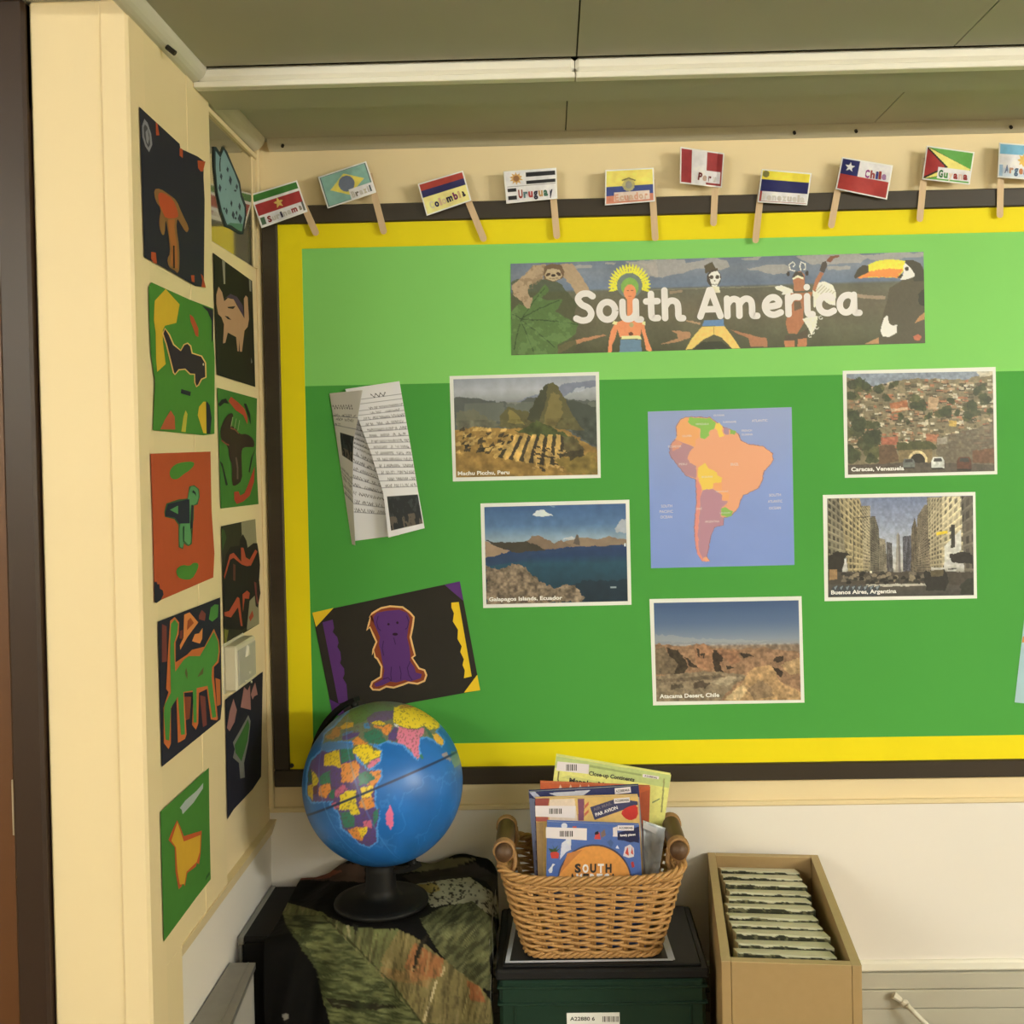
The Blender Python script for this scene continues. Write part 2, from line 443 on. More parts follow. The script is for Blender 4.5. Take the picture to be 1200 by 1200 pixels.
# ---- glazed panel at the top of the recess
wz0 = float(at_x(246.7, 282, XR)[2]); wz1 = float(at_x(247, 134, XR)[2]) - .004
yw0, yw1 = xpier_far + .002, D - .035
wf = MB().bbox(XR, XR + .008, yw0, D - .012, wz1 - .002, wz1 + .007, .001).bbox(XR, XR + .004, yw1, D - .012, wz0, wz1 - .001, .001).build('window_1', cream_dark); wf['kind'] = 'structure'
gm = mat('glossy_window_glass', (.55, .52, .40), .10, .9, .02, 4, 0, .75, .5)
MB().box(XR, XR + .002, yw0, yw1, wz0, wz1 - .002).build('pane', gm, wf)

# ---- ceiling lamps of the room (behind the photographer)
for i, (lx, ly, ll, lk) in enumerate(LAMPS):
    t = thing('ceiling_light', ['long white ceiling light near the right wall', 'long white ceiling light near the door wall', 'long white ceiling light well behind the viewer'][i], 'lamp', (lx, ly, ZC - .06), 'ceiling lights')
    MB().bbox(lx - ll / 2 - .02, lx + ll / 2 + .02, ly - .05, ly + .05, ZC - .09, ZC - .06, .004).build('housing', white_trim, t)
    for rx in (-.5, .5): MB().tube([(lx + rx, ly, ZC - .061), (lx + rx, ly, ZC - .0005)], .006, 8).build('rod', white_trim, t)
    MB().bbox(lx - ll / 2, lx + ll / 2, ly - .045, ly + .045, ZC - .20, ZC - .091, .02).build('diffuser', mat('lit_diffuser_%d' % i, (.8, .8, .8), .5, emit=(LAMP_COLOUR, LAMP_POWER * lk)), t)

# ================================================================== DISPLAY BOARD
brd_c = at_y(760, 560, D)
board = thing('display_board', 'long green display board with yellow border in a dark brown frame', 'board', (float(brd_c[0]), D, .94))
XBR = 1.45
def bz(px, py, off=.0): p = at_y(px, py, D - off); return float(p[0]), float(p[2])
fx0, fz1 = bz(306, 262, .02)[0], bz(760, 230.5, .02)[1]; fz0 = bz(740, 917, .02)[1]
ix0 = bz(331, 560, .02)[0]; iz1 = bz(760, 252, .02)[1]; iz0 = bz(740, 897, .02)[1]
dark_frame = wood('dark_stained_frame', (.040, .027, .016), (.026, .018, .011), (.4, 20, 20), .45)
for nm, a in (('frame_rail', (fx0, XBR, D - .02, D - .001, iz1, fz1)), ('frame_rail', (fx0, XBR, D - .02, D - .001, fz0, iz0)),
              ('frame_stile', (fx0, ix0, D - .0199, D - .001, iz0 + .0003, iz1 - .0003)), ('frame_stile', (XBR - .05, XBR, D - .0199, D - .001, iz0 + .0003, iz1 - .0003))):
    MB().bbox(*a, .002).build(nm, dark_frame, board)
yel = mat('yellow_border_paper', alb((238, 214, 10)), .6, .3, .04, 8, .06)
gx0 = bz(360, 560, .01)[0]; gz1 = bz(760, 282, .01)[1]; gz0 = bz(740, 868, .01)[1]
for a in ((ix0, XBR - .05, D - .0115, D - .010, gz1, iz1), (ix0, XBR - .05, D - .0115, D - .010, iz0, gz0), (ix0, gx0, D - .0118, D - .010, iz0, iz1), (XBR - .10, XBR - .05, D - .0118, D - .010, iz0, iz1)):
    MB().box(*a).build('border_strip', yel, board)
seam = bz(760, 444, .01)[1]
MB().box(ix0, XBR - .05, D - .0095, D - .004, seam - .004, iz1).build('backing_paper', mat('light_green_paper', alb((134, 204, 92)), .7, .25, .05, 3, .12), board, label='light green upper backing paper')
MB().box(ix0, XBR - .05, D - .0100, D - .004, iz0, seam).build('backing_paper', mat('dark_green_paper', alb((74, 154, 56)), .7, .25, .06, 3, .12), board, label='darker green lower backing paper')
p = at_y(342, 897, D - .012); MB().lathe((0, 0, 0), [(.004, 0), (.004, .002), (.0025, .003)], 12)
m_ = MB(); m_.tube([(p[0], D - .0116, p[2]), (p[0], D - .015, p[2])], .0042, 12); m_.build('drawing_pin', screw, board)

# ================================================================== PHOTO PRINTS
white_card = mat('white_photo_paper', alb((232, 230, 196)), .5, .35, .02, 20)
cap = mat('caption_white', alb((238, 238, 214)), .6)
gl = pmat('photo_print', .4, .4)
def photo(name, label, outer, inner, W, H, painter, caption, group='landscape photo prints on the board'):
    c = at_y(outer[3][0], outer[3][1], D - .0102)
    t = thing(name, label, 'photo', tuple(c), group)
    slab('print_paper', outer, back, .0102, .0006, white_card, t)
    P = Paint(inner, W, H, (128, 128, 128)); painter(P); P.c = P.c * (1.0, 1.02, .93)
    grid_mesh('picture', back(.01095)(P.X, P.Y), P.lin(), gl, t)
    s, a, b, h = caption
    text(s, a, b, h, back(.0111), cap, t, .03)
    return t
def hgrad(P, pts):   # vertical gradient by v
    vs = [p[0] for p in pts]; cs = np.array([p[1] for p in pts], float)
    P.c = np.stack([np.interp(P.v, vs, cs[:, i]) for i in range(3)], -1)

tA = T(510, 420, 4)
def machu(P):
    hgrad(P, [(0, (150, 152, 160)), (.12, (176, 176, 178)), (.22, (150, 150, 148)), (.3, (95, 98, 94)), (.5, (88, 92, 80)), (1, (150, 112, 55))])
    X, Y = P.X, P.Y
    n = fbm(X, Y, 22, 3); n2 = fbm(X, Y, 7, 9, 3)
    P.fill(tA([(380, 205), (430, 180), (560, 140), (620, 115), (755, 100), (755, 130), (640, 160), (560, 200)]), (118, 122, 138), .9, 2)
    P.fill(tA([(660, 140), (700, 130), (700, 155), (640, 158)]), (185, 186, 190), .8, 2)
    P.fill(tA([(80, 180), (200, 190), (300, 205), (380, 215), (440, 180), (760, 200), (760, 420), (80, 340)]), (84, 88, 82), 1, 3)
    P.mix((P.v > .25) & (P.v < .55) & (n > .52), (118, 118, 100), .45)
    P.fill(tA([(100, 250), (180, 240), (260, 290), (320, 320), (100, 330)]), (112, 108, 82), .7, 4)
    P.fill(tA([(560, 200), (640, 195), (755, 230), (760, 420), (640, 340), (600, 300)]), (66, 72, 62), 1, 3)
    P.fill(tA([(300, 320), (305, 260), (345, 225), (380, 240), (440, 250), (480, 170), (510, 130), (545, 115), (575, 130), (610, 190), (640, 260), (700, 340), (500, 330), (360, 330)]), (92, 86, 52), 1, 2)
    P.fill(tA([(440, 250), (480, 170), (510, 130), (530, 118), (520, 200), (500, 260), (480, 300), (430, 290)]), (62, 64, 46), .9, 2)
    P.fill(tA([(545, 160), (580, 170), (600, 260), (560, 330), (510, 310), (520, 240)]), (128, 112, 62), .8, 3)
    P.fill(tA([(345, 235), (390, 270), (420, 310), (340, 300)]), (138, 122, 62), .8, 2)
    P.fill(tA([(80, 340), (180, 320), (330, 330), (380, 330), (480, 310), (620, 340), (700, 390), (760, 430), (775, 570), (80, 580)]), (150, 116, 58), 1, 2)
    P.fill(tA([(380, 340), (480, 290), (560, 330), (680, 390), (600, 400), (500, 380)]), (72, 80, 40), 1, 3)
    P.fill(tA([(560, 370), (640, 360), (700, 420), (680, 470), (560, 440)]), (92, 84, 52), .9, 4)
    for q in ([(130, 395), (150, 385), (175, 405), (140, 425)], [(200, 420), (260, 410), (260, 440), (205, 440)]): P.fill(tA(q), (38, 36, 26), 1, 2)
    rng = np.random.RandomState(2)
    for i in range(7):       # terraces
        x = 270 + i * 48
        P.fill(tA([(x, 460), (x + 70 - i * 10, 355), (x + 90 - i * 10, 358), (x + 25, 465 + i * 8), (x + 10, 470 + i * 8)]), (206, 166, 92), .95, 1.2)
        P.fill(tA([(x + 25, 465 + i * 7), (x + 90 - i * 10, 360), (x + 104 - i * 10, 372), (x + 46, 470 + i * 8)]), (58, 50, 34), .95, 1.2)
    for i in range(70):
        x, y = rng.uniform(95, 350), rng.uniform(325, 440)
        P.fill(tA([(x, y), (x + rng.uniform(10, 36), y - 8), (x + 20, y + 10), (x - 5, y + 12)]), [(206, 168, 96), (176, 138, 72), (62, 52, 34)][i % 3], .9, 1)
    for i in range(60):
        x, y = rng.uniform(450, 600), rng.uniform(400, 520)
        P.fill(tA([(x, y), (x + 16, y + 4), (x + 20, y + 14), (x, y + 8)]), [(190, 152, 90), (52, 44, 30)][i % 2], .85, 1)
    P.fill(tA([(560, 470), (680, 455), (750, 430), (760, 540), (650, 545), (580, 500)]), (132, 110, 52), 1, 4)
    P.fill(tA([(600, 440), (690, 420), (700, 450), (640, 475)]), (58, 50, 34), .8, 3)
    P.mul(np.where(P.v > .42, .66 + .62 * n2, .94 + .12 * n2))
photo('photo_print', 'mountain ruins photo print with pointed green peak, upper left of the map', tA([(67, 83), (768, 63), (776, 560), (83, 577)]), tA([(85, 98), (752, 80), (762, 545), (98, 558)]), 260, 180, machu, ('Machu Picchu, Peru', (536.5, 557), (597, 555.5), 4.6))

def galap(P):
    hgrad(P, [(0, (62, 92, 132)), (.2, (84, 116, 152)), (.34, (140, 158, 170)), (.4, (150, 160, 165)), (.41, (36, 58, 96)), (.52, (32, 58, 92)), (.6, (36, 76, 92)), (.8, (30, 62, 76)), (1, (28, 52, 64))])
    X, Y = P.X, P.Y; n = fbm(X, Y, 9, 4); n2 = fbm(X, Y, 4, 19, 3)
    P.fill(tA([(455, 735), (475, 712), (510, 710), (530, 725), (556, 738), (500, 742)]), (214, 216, 214), 1, 1)
    P.fill(tA([(840, 800), (870, 760), (905, 750), (905, 815), (850, 815)]), (176, 176, 178), .9, 3)
    P.fill(tA([(600, 845), (640, 830), (660, 845), (640, 860)]), (196, 190, 182), .8, 2)
    P.fill(tA([(520, 690), (560, 690), (560, 698)]), (160, 172, 180), .6, 2)
    P.fill(tA([(560, 870), (620, 855), (680, 840), (760, 845), (810, 835), (900, 850), (900, 870), (760, 880), (620, 885)]), (140, 118, 96), 1, 1.5)
    P.fill(tA([(420, 860), (450, 838), (480, 830), (520, 848), (560, 865), (590, 848), (615, 865), (640, 880), (560, 895), (430, 895)]), (126, 104, 84), 1, 1.5)
    P.fill(tA([(648, 870), (655, 845), (664, 825), (672, 830), (680, 878)]), (96, 84, 74), 1, 1)
    P.fill(tA([(235, 850), (290, 862), (430, 858), (490, 880), (520, 900), (380, 910), (300, 890)]), (62, 56, 46), 1, 2)
    P.fill(tA([(235, 855), (300, 885), (350, 905), (300, 920), (235, 935)]), (160, 132, 106), 1, 1.5)
    P.fill(tA([(235, 940), (330, 920), (400, 908), (900, 870), (900, 880), (460, 920), (400, 950), (240, 975)]), (40, 62, 92), .8, 1)
    P.fill(tA([(560, 1080), (700, 1045), (905, 1035), (905, 1140), (600, 1145)]), (26, 44, 56), .8, 3)
    P.fill(tA([(236, 975), (300, 990), (370, 965), (410, 962), (430, 1000), (470, 1020), (500, 1050), (560, 1075), (620, 1060), (660, 1065), (700, 1120), (690, 1140), (240, 1160)]), (126, 108, 88), 1, 3)
    rk = P.mask(tA([(236, 975), (300, 990), (370, 965), (410, 962), (430, 1000), (470, 1020), (500, 1050), (560, 1075), (620, 1060), (660, 1065), (700, 1120), (690, 1160), (240, 1170)]))
    P.c[rk] *= (.45 + 1.1 * n2[rk])[:, None]
    P.fill(tA([(822, 1070), (848, 1070), (848, 1077), (822, 1077)]), (150, 160, 160)); P.fill(tA([(885, 868), (893, 866), (893, 880), (885, 880)]), (220, 220, 215))
    P.mul(.9 + .2 * n)
photo('photo_print', 'rocky blue bay photo print with small white cloud, lower left of the map', tA([(212, 680), (910, 662), (920, 1155), (225, 1170)]), tA([(230, 697), (893, 680), (903, 1138), (240, 1153)]), 260, 180, galap, ('Galapagos Islands, Ecuador', (573, 704.5), (659, 702.5), 4.6))

tB = T(940, 420, 4)
def caracas(P):
    X, Y = P.X, P.Y
    P.c[:] = (126, 112, 84)
    n = fbm(X, Y, 12, 6); n2 = fbm(X, Y, 3, 11, 3)
    P.mul(.85 + .3 * n)
    rng = np.random.RandomState(5)
    pal = [(176, 150, 116), (150, 112, 80), (196, 178, 146), (108, 92, 66), (168, 104, 74), (84, 78, 56), (206, 192, 164)]
    for i in range(620):
        x, y = rng.uniform(205, 900), rng.uniform(95, 420)
        w, h = rng.uniform(10, 34), rng.uniform(5, 14); sl = rng.uniform(-3, 3)
        P.fill(tB([(x, y), (x + w, y + sl), (x + w, y + h + sl), (x, y + h)]), pal[rng.randint(7)], .85)
        if i % 2 == 0: P.fill(tB([(x, y + h), (x + w, y + h + sl), (x + w, y + h + 4), (x, y + h + 4)]), (62, 54, 40), .8)
    P.fill(tB([(200, 60), (900, 55), (830, 80), (760, 100), (620, 95), (500, 95), (420, 110), (330, 130), (205, 85)]), (134, 140, 150), 1, 1.5)
    P.fill(tB([(820, 62), (900, 55), (900, 75), (830, 88)]), (200, 186, 160), .9, 2)
    green = [(60, 66, 40), (78, 80, 46), (50, 56, 34)]
    for x, y, r in [(245, 120, 45), (230, 170, 40), (300, 140, 30), (350, 140, 30), (430, 125, 22), (390, 190, 24), (540, 210, 40), (660, 245, 40), (700, 200, 24), (800, 235, 40), (830, 150, 30), (770, 270, 30), (860, 190, 36), (470, 270, 20), (590, 270, 18), (245, 260, 40), (240, 330, 60), (300, 400, 70), (240, 440, 60), (330, 330, 40), (330, 470, 30), (560, 240, 22), (720, 260, 20), (880, 250, 18), (500, 300, 14)]:
        for k in range(4):
            P.fill(ellipse(940 + (x + rng.uniform(-.6, .6) * r) / 4, 420 + (y + rng.uniform(-.5, .5) * r) / 4, r * .62 / 4, r * .5 / 4), green[k % 3], .85, 2.2, 3, k)
    P.fill(tB([(410, 210), (490, 195), (500, 240), (420, 260)]), (172, 98, 60), .8, 1); P.fill(tB([(415, 235), (495, 228), (495, 240), (415, 250)]), (206, 178, 140), .8, 1)
    P.fill(tB([(590, 180), (640, 185), (630, 240), (590, 240)]), (196, 158, 120), .8, 1.5)
    P.fill(tB([(370, 370), (450, 365), (450, 405), (370, 405)]), (166, 92, 68), .85, 1); P.fill(tB([(580, 355), (640, 355), (640, 390), (585, 390)]), (178, 110, 78), .85, 1)
    P.fill(tB([(690, 290), (725, 295), (720, 322), (690, 318)]), (196, 158, 76), .85, 1)
    P.fill(tB([(440, 395), (600, 385), (630, 420), (600, 440), (450, 430)]), (74, 74, 42), 1, 2)
    P.fill(tB([(360, 410), (430, 405), (460, 480), (360, 500)]), (96, 72, 52), .9, 1)
    P.fill(tB([(450, 430), (610, 425), (610, 490), (455, 490)]), (126, 106, 72), 1, 1)
    P.fill(ellipse(940 + 542 / 4, 420 + 480 / 4, 46 / 4, 48 / 4, 24), (214, 190, 140)); P.fill(ellipse(940 + 542 / 4, 420 + 482 / 4, 35 / 4, 37 / 4, 24), (40, 34, 24))
    P.fill(tB([(630, 370), (700, 355), (800, 330), (900, 300), (905, 500), (660, 490), (630, 450)]), (104, 92, 74), .8, 2)
    P.fill(tB([(800, 430), (900, 420), (902, 490), (800, 490)]), (112, 76, 54), .9, 1.5); P.fill(tB([(630, 375), (680, 365), (680, 400), (635, 405)]), (160, 148, 128), .8, 1)
    P.fill(tB([(210, 500), (500, 488), (700, 490), (905, 500), (905, 532), (210, 550)]), (84, 74, 62), 1, 1)
    for x, y, w, h, c in [(500, 490, 56, 40, (104, 104, 96)), (636, 488, 62, 50, (206, 202, 190)), (760, 490, 70, 56, (90, 56, 42))]:
        P.fill(tB([(x - w / 2, y + h / 2), (x - w / 2, y - h * .1), (x - w * .35, y - h / 2), (x + w * .35, y - h / 2), (x + w / 2, y - h * .1), (x + w / 2, y + h / 2)]), c)
        P.fill(tB([(x - w * .33, y - h * .1), (x - w * .28, y - h * .4), (x + w * .28, y - h * .4), (x + w * .33, y - h * .1)]), (60, 58, 54))
        P.fill(tB([(x - w * .5, y + h / 2), (x + w * .5, y + h / 2), (x + w * .45, y + h * .65), (x - w * .45, y + h * .65)]), (40, 36, 32))
    P.mul(.78 + .44 * n2)
photo('photo_print', 'hillside town photo print with road tunnel and white car, upper right of the map', tB([(190, 58), (907, 40), (915, 543), (200, 560)]), tB([(208, 73), (893, 60), (902, 528), (215, 545)]), 260, 180, caracas, ('Caracas, Venezuela', (997.5, 552.3), (1059.5, 550.8), 4.8))

def buenos(P):
    hgrad(P, [(0, (112, 120, 146)), (.3, (150, 154, 170)), (.55, (186, 184, 184)), (.72, (196, 188, 176)), (.8, (90, 82, 70)), (1, (70, 66, 60))])
    X, Y = P.X, P.Y; rng = np.random.RandomState(8); n2 = fbm(X, Y, 3, 23, 3)
    tb = tB
    def block(poly, c, x0, x1, y0, y1, wx, wy):
        P.fill(tb(poly), c)
        m = P.mask(tb(poly)); 
        dxv = np.abs((X - 940) * 4 - 455) + 30
        gx = np.log(dxv) * 24 * 14 / (wx + 4); gy = ((Y - 420) * 4 - 985) / dxv * 11 * 24 / (wy + 4)
        hs = _hash(np.floor(gx).astype(np.int64), np.floor(gy).astype(np.int64), 5)
        wnd = m & ((gx % 1) > .45) & ((gy % 1) > .4)
        P.c[wnd] *= (.42 + .45 * hs[wnd])[:, None]
        P.c[m & ((gy % 1) < .16)] *= 1.16
        ss = fbm(gx * .5, gy * .3, 1.5, 9, 2); P.c[m] *= (.74 + .5 * ss[m])[:, None]
    block([(118, 655), (175, 655), (215, 690), (220, 920), (118, 960)], (122, 112, 90), 118, 0, 655, 0, 16, 22)
    block([(172, 655), (270, 655), (285, 720), (285, 1000), (215, 1000)], (150, 134, 100), 172, 0, 655, 0, 20, 26)
    block([(280, 690), (320, 690), (325, 1000), (285, 1000)], (170, 154, 122), 280, 0, 690, 0, 13, 18)
    block([(318, 745), (342, 740), (360, 800), (362, 1010), (320, 1010)], (104, 96, 80), 318, 0, 745, 0, 12, 15)
    block([(360, 840), (390, 850), (400, 1010), (362, 1010)], (134, 122, 102), 360, 0, 840, 0, 10, 14)
    block([(395, 860), (420, 865), (428, 1010), (398, 1010)], (88, 84, 82), 395, 0, 860, 0, 9, 12)
    P.fill(tb([(438, 1005), (443, 830), (450, 815), (458, 830), (464, 1005)]), (158, 148, 134)); P.fill(tb([(450, 815), (458, 830), (464, 1005), (452, 1005)]), (120, 112, 106))
    block([(470, 835), (510, 830), (512, 1000), (472, 1000)], (84, 82, 88), 470, 0, 835, 0, 8, 12)
    block([(512, 800), (528, 745), (540, 800), (545, 1010), (510, 1010)], (104, 92, 74), 512, 0, 745, 0, 9, 12)
    block([(540, 740), (575, 685), (605, 690), (605, 1000), (540, 1010)], (122, 108, 88), 540, 0, 690, 0, 14, 18)
    block([(585, 650), (660, 650), (665, 980), (600, 980)], (168, 152, 120), 585, 0, 650, 0, 18, 24)
    block([(655, 648), (760, 645), (762, 900), (660, 960)], (196, 180, 144), 655, 0, 648, 0, 26, 30)
    block([(745, 645), (805, 643), (806, 1000), (760, 1000)], (92, 84, 72), 745, 0, 645, 0, 22, 40)
    P.fill(tb([(668, 880), (745, 800), (745, 900), (668, 960)]), (206, 200, 186), 1); P.fill(tb([(697, 780), (717, 778), (717, 885), (697, 890)]), (54, 50, 44))
    P.fill(tb([(628, 815), (682, 806), (682, 820), (630, 830)]), (222, 190, 50))
    P.fill(tb([(120, 930), (160, 905), (220, 920), (200, 940), (190, 1000), (120, 1000)]), (44, 40, 34), 1, 2)
    P.fill(tb([(690, 920), (760, 905), (805, 920), (805, 960), (700, 960)]), (44, 40, 36), 1, 2)
    P.fill(tb([(680, 975), (722, 968), (722, 1030), (685, 1030)]), (186, 180, 168), .9); 
    for y in (985, 1000, 1015): P.fill(tb([(684, y), (722, y - 3), (722, y + 3), (684, y + 6)]), (70, 66, 60))
    P.fill(tb([(118, 1000), (805, 1000), (805, 1060), (118, 1060)]), (74, 66, 56), 1, 2)
    P.fill(tb([(300, 1060), (600, 1055), (600, 1066), (300, 1072)]), (196, 186, 168), .9, 1)
    for i in range(70):
        x, y = rng.uniform(180, 580), rng.uniform(1005, 1050)
        P.fill(tb([(x, y), (x + 8, y - 8), (x + 18, y - 8), (x + 24, y), (x + 22, y + 8), (x, y + 8)]), [(52, 48, 44), (112, 100, 84), (34, 32, 30), (140, 124, 100)][i % 4], .9)
    P.fill(tb([(128, 990), (165, 988), (165, 1035), (128, 1040)]), (160, 124, 84), .9)
    P.fill(tb([(570, 1000), (670, 990), (690, 1040), (670, 1090), (580, 1085)]), (44, 42, 38), 1, 2); P.fill(tb([(600, 995), (665, 990), (660, 1020), (605, 1025)]), (96, 84, 60), .9, 1)
    for i in range(8):
        x = 125 + i * 28
        P.fill(tb([(x, 1115), (x + 20, 1070), (x + 46, 1062), (x + 30, 1110)]), (62, 66, 70)); P.fill(tb([(x + 24, 1072), (x + 40, 1066), (x + 30, 1086)]), (132, 140, 142))
    P.fill(tb([(740, 1060), (780, 1030), (806, 1030), (806, 1105), (745, 1105)]), (52, 52, 44), 1, 2)
    P.fill(stroke(tb([(240, 748), (340, 740)]), .7), (50, 46, 40)); P.fill(stroke(tb([(240, 740), (240, 1010)]), .7), (60, 54, 46)); P.fill(ellipse(940 + 322 / 4, 420 + 1002 / 4, 1.6, 1.6, 8), (236, 226, 196))
    P.mul(.84 + .32 * n2)
photo('photo_print', 'city avenue photo print with tall obelisk and traffic, lower right of the map', tB([(97, 640), (812, 626), (820, 1125), (105, 1138)]), tB([(117, 657), (800, 643), (805, 1110), (122, 1120)]), 260, 180, buenos, ('Buenos Aires, Argentina', (974, 696.5), (1050.5, 694.8), 4.8))

tC = T(740, 680, 5.4545)
def atacama(P):
    hgrad(P, [(0, (66, 88, 122)), (.2, (86, 106, 136)), (.38, (134, 142, 152)), (.43, (150, 146, 142)), (.45, (140, 118, 98)), (.7, (146, 120, 92)), (1, (150, 124, 96))])
    X, Y = P.X, P.Y; n = fbm(X, Y, 8, 31); n2 = fbm(X, Y, 3.5, 37, 3)
    P.fill(tC([(150, 345), (300, 355), (440, 375), (640, 380), (900, 385), (700, 400), (150, 395)]), (160, 158, 156), .6, 2)
    P.fill(tC([(150, 405), (230, 410), (330, 425), (460, 400), (520, 430), (700, 440), (830, 430), (960, 445), (1085, 460), (1085, 780), (150, 780)]), (146, 112, 84), 1, 2)
    P.fill(tC([(150, 440), (210, 425), (240, 480), (280, 445), (330, 480), (360, 560), (330, 600), (150, 600)]), (116, 98, 76), 1, 2)
    P.fill(tC([(225, 430), (250, 440), (300, 445), (340, 500), (362, 555), (330, 595), (270, 605), (300, 540), (240, 480)]), (58, 48, 36), .9, 2)
    P.fill(tC([(400, 430), (455, 402), (490, 415), (520, 450), (530, 560), (500, 580), (420, 550)]), (156, 114, 84), 1, 2)
    for q in ([(415, 440), (440, 450), (440, 490), (425, 490)], [(440, 470), (475, 460), (465, 500)], [(520, 440), (580, 460), (590, 500), (560, 540), (600, 590), (540, 585), (520, 530)], [(340, 490), (400, 530), (430, 560), (370, 550)], [(680, 465), (740, 465), (790, 490), (720, 490)], [(905, 490), (970, 485), (975, 515), (910, 525)], [(895, 545), (970, 590), (960, 625), (910, 600)], [(600, 540), (650, 560), (620, 570)]):
        P.fill(tC(q), (50, 40, 32), .9, 2.5)
    P.fill(tC([(540, 440), (680, 450), (690, 520), (640, 540), (590, 500)]), (150, 106, 78), .8, 3)
    P.fill(tC([(150, 610), (360, 590), (520, 580), (700, 600), (740, 610), (640, 690), (560, 780), (150, 780)]), (134, 116, 92), 1, 2)
    P.fill(tC([(150, 630), (300, 625), (560, 600), (600, 620), (420, 640), (200, 650)]), (104, 88, 70), .9, 2); P.fill(tC([(250, 670), (330, 665), (340, 685), (250, 700)]), (86, 74, 58), .9, 2)
    P.fill(tC([(400, 660), (440, 640), (500, 660), (470, 690), (400, 690)]), (82, 68, 54), .9, 2); P.fill(tC([(500, 650), (640, 610), (720, 620), (600, 680)]), (164, 146, 118), .8, 2)
    P.fill(tC([(600, 750), (700, 660), (760, 570), (850, 540), (900, 545), (940, 640), (1085, 720), (1085, 780), (590, 780)]), (176, 140, 98), 1, 2)
    P.fill(tC([(600, 760), (660, 700), (720, 660), (740, 700), (690, 770)]), (206, 178, 132), .8, 2); P.fill(tC([(740, 690), (820, 640), (890, 680), (910, 740), (780, 770)]), (132, 108, 82), .8, 3)
    P.fill(tC([(960, 540), (1085, 490), (1085, 600), (1000, 600)]), (182, 150, 106), .8, 2)
    m = P.v > .43; P.c[m] *= (.68 + .64 * n2[m])[:, None]
photo('photo_print', 'brown desert rocks photo print under blue sky, directly below the map', tC([(115, 120), (1087, 102), (1106, 782), (138, 800)]), tC([(142, 145), (1068, 128), (1083, 765), (160, 775)]), 260, 180, atacama, ('Atacama Desert, Chile', (773, 818.3), (843, 816.5), 4.8))

# ---- map poster
tM = T(740, 460, 5.4545)
mq = tM([(104, 122), (1024, 93), (1042, 1102), (125, 1123)])
mp = thing('map_poster', 'blue map poster of the continent with coloured countries, centre of the board', 'map', tuple(at_y(*mq[3], D - .0102)))
slab('print_paper', mq, back, .0102, .0005, white_card, mp)
P = Paint([(x, y) for x, y in mq], 330, 350, (138, 158, 190))
P.mul(.97 + .06 * fbm(P.X, P.Y, 40, 2)); 
P.mix(P.v > .0, (120, 144, 186), .6 * np.clip(P.v, 0, 1)); P.mix(P.v > -1, (158, 162, 168), .45 * np.clip(1 - 2 * P.v, 0, 1))
edge = tM([(340, 160), (400, 158), (500, 162), (545, 195), (590, 225), (640, 240), (680, 262), (700, 310), (760, 335), (840, 345), (900, 390), (905, 430), (880, 470), (845, 500), (835, 560), (810, 610), (770, 630), (715, 655), (695, 690), (685, 730), (640, 785), (590, 800), (585, 845), (530, 860), (505, 920), (490, 990), (480, 1050), (500, 1078), (455, 1075), (420, 1020), (405, 920), (405, 830), (418, 700), (412, 555), (350, 530), (310, 480), (270, 430), (243, 385), (255, 330), (290, 290), (290, 215), (310, 180)])
P.fill(inset(edge, -.8), (150, 104, 96), .9, 1.0, 3); P.fill(edge, (232, 164, 112), 1, .8, 3)
for q, c in (([(340, 162), (365, 158), (375, 205), (430, 225), (432, 285), (410, 300), (408, 345), (350, 325), (280, 300), (292, 270), (290, 215), (310, 180)], (232, 166, 96)),
             ([(370, 160), (440, 165), (500, 165), (540, 195), (525, 235), (500, 245), (495, 275), (465, 298), (440, 285), (440, 230), (380, 210), (360, 185)], (136, 186, 74)),
             ([(540, 200), (560, 192), (582, 215), (575, 245), (592, 278), (560, 285), (550, 245), (532, 225)], (246, 202, 76)),
             ([(590, 225), (625, 230), (622, 270), (600, 270), (585, 245)], (176, 140, 140)), ([(630, 232), (672, 248), (658, 268), (630, 265)], (136, 176, 74)),
             ([(255, 330), (280, 300), (330, 320), (400, 350), (370, 380), (358, 420), (375, 450), (412, 470), (415, 550), (350, 530), (310, 480), (270, 430), (243, 385)], (178, 134, 128)),
             ([(255, 325), (290, 300), (325, 325), (300, 360), (262, 375)], (214, 148, 110)),
             ([(425, 480), (470, 450), (490, 480), (545, 510), (555, 535), (578, 545), (572, 575), (525, 580), (520, 610), (455, 625), (440, 580), (425, 540)], (246, 200, 76)),
             ([(520, 582), (575, 575), (580, 625), (625, 650), (620, 690), (580, 685), (580, 650), (530, 615)], (236, 166, 100)),
             ([(455, 625), (520, 615), (580, 655), (580, 690), (620, 695), (575, 740), (570, 790), (590, 800), (585, 845), (530, 860), (505, 920), (490, 990), (480, 1050), (455, 1060), (430, 1010), (425, 900), (435, 780), (440, 680)], (182, 134, 134)),
             ([(412, 555), (428, 560), (450, 625), (438, 690), (432, 800), (424, 900), (428, 1010), (460, 1070), (500, 1078), (455, 1080), (420, 1030), (405, 920), (405, 830), (418, 700)], (222, 142, 116)),
             ([(575, 740), (600, 735), (648, 760), (640, 788), (610, 795), (572, 785)], (140, 184, 82))):
    P.fill(tM(q), c, 1, .8, 3)
grid_mesh('printed_map', back(.0108)(P.X, P.Y), P.lin(), gl, mp)
mt = mat('map_lettering', alb((226, 214, 186)), .6)
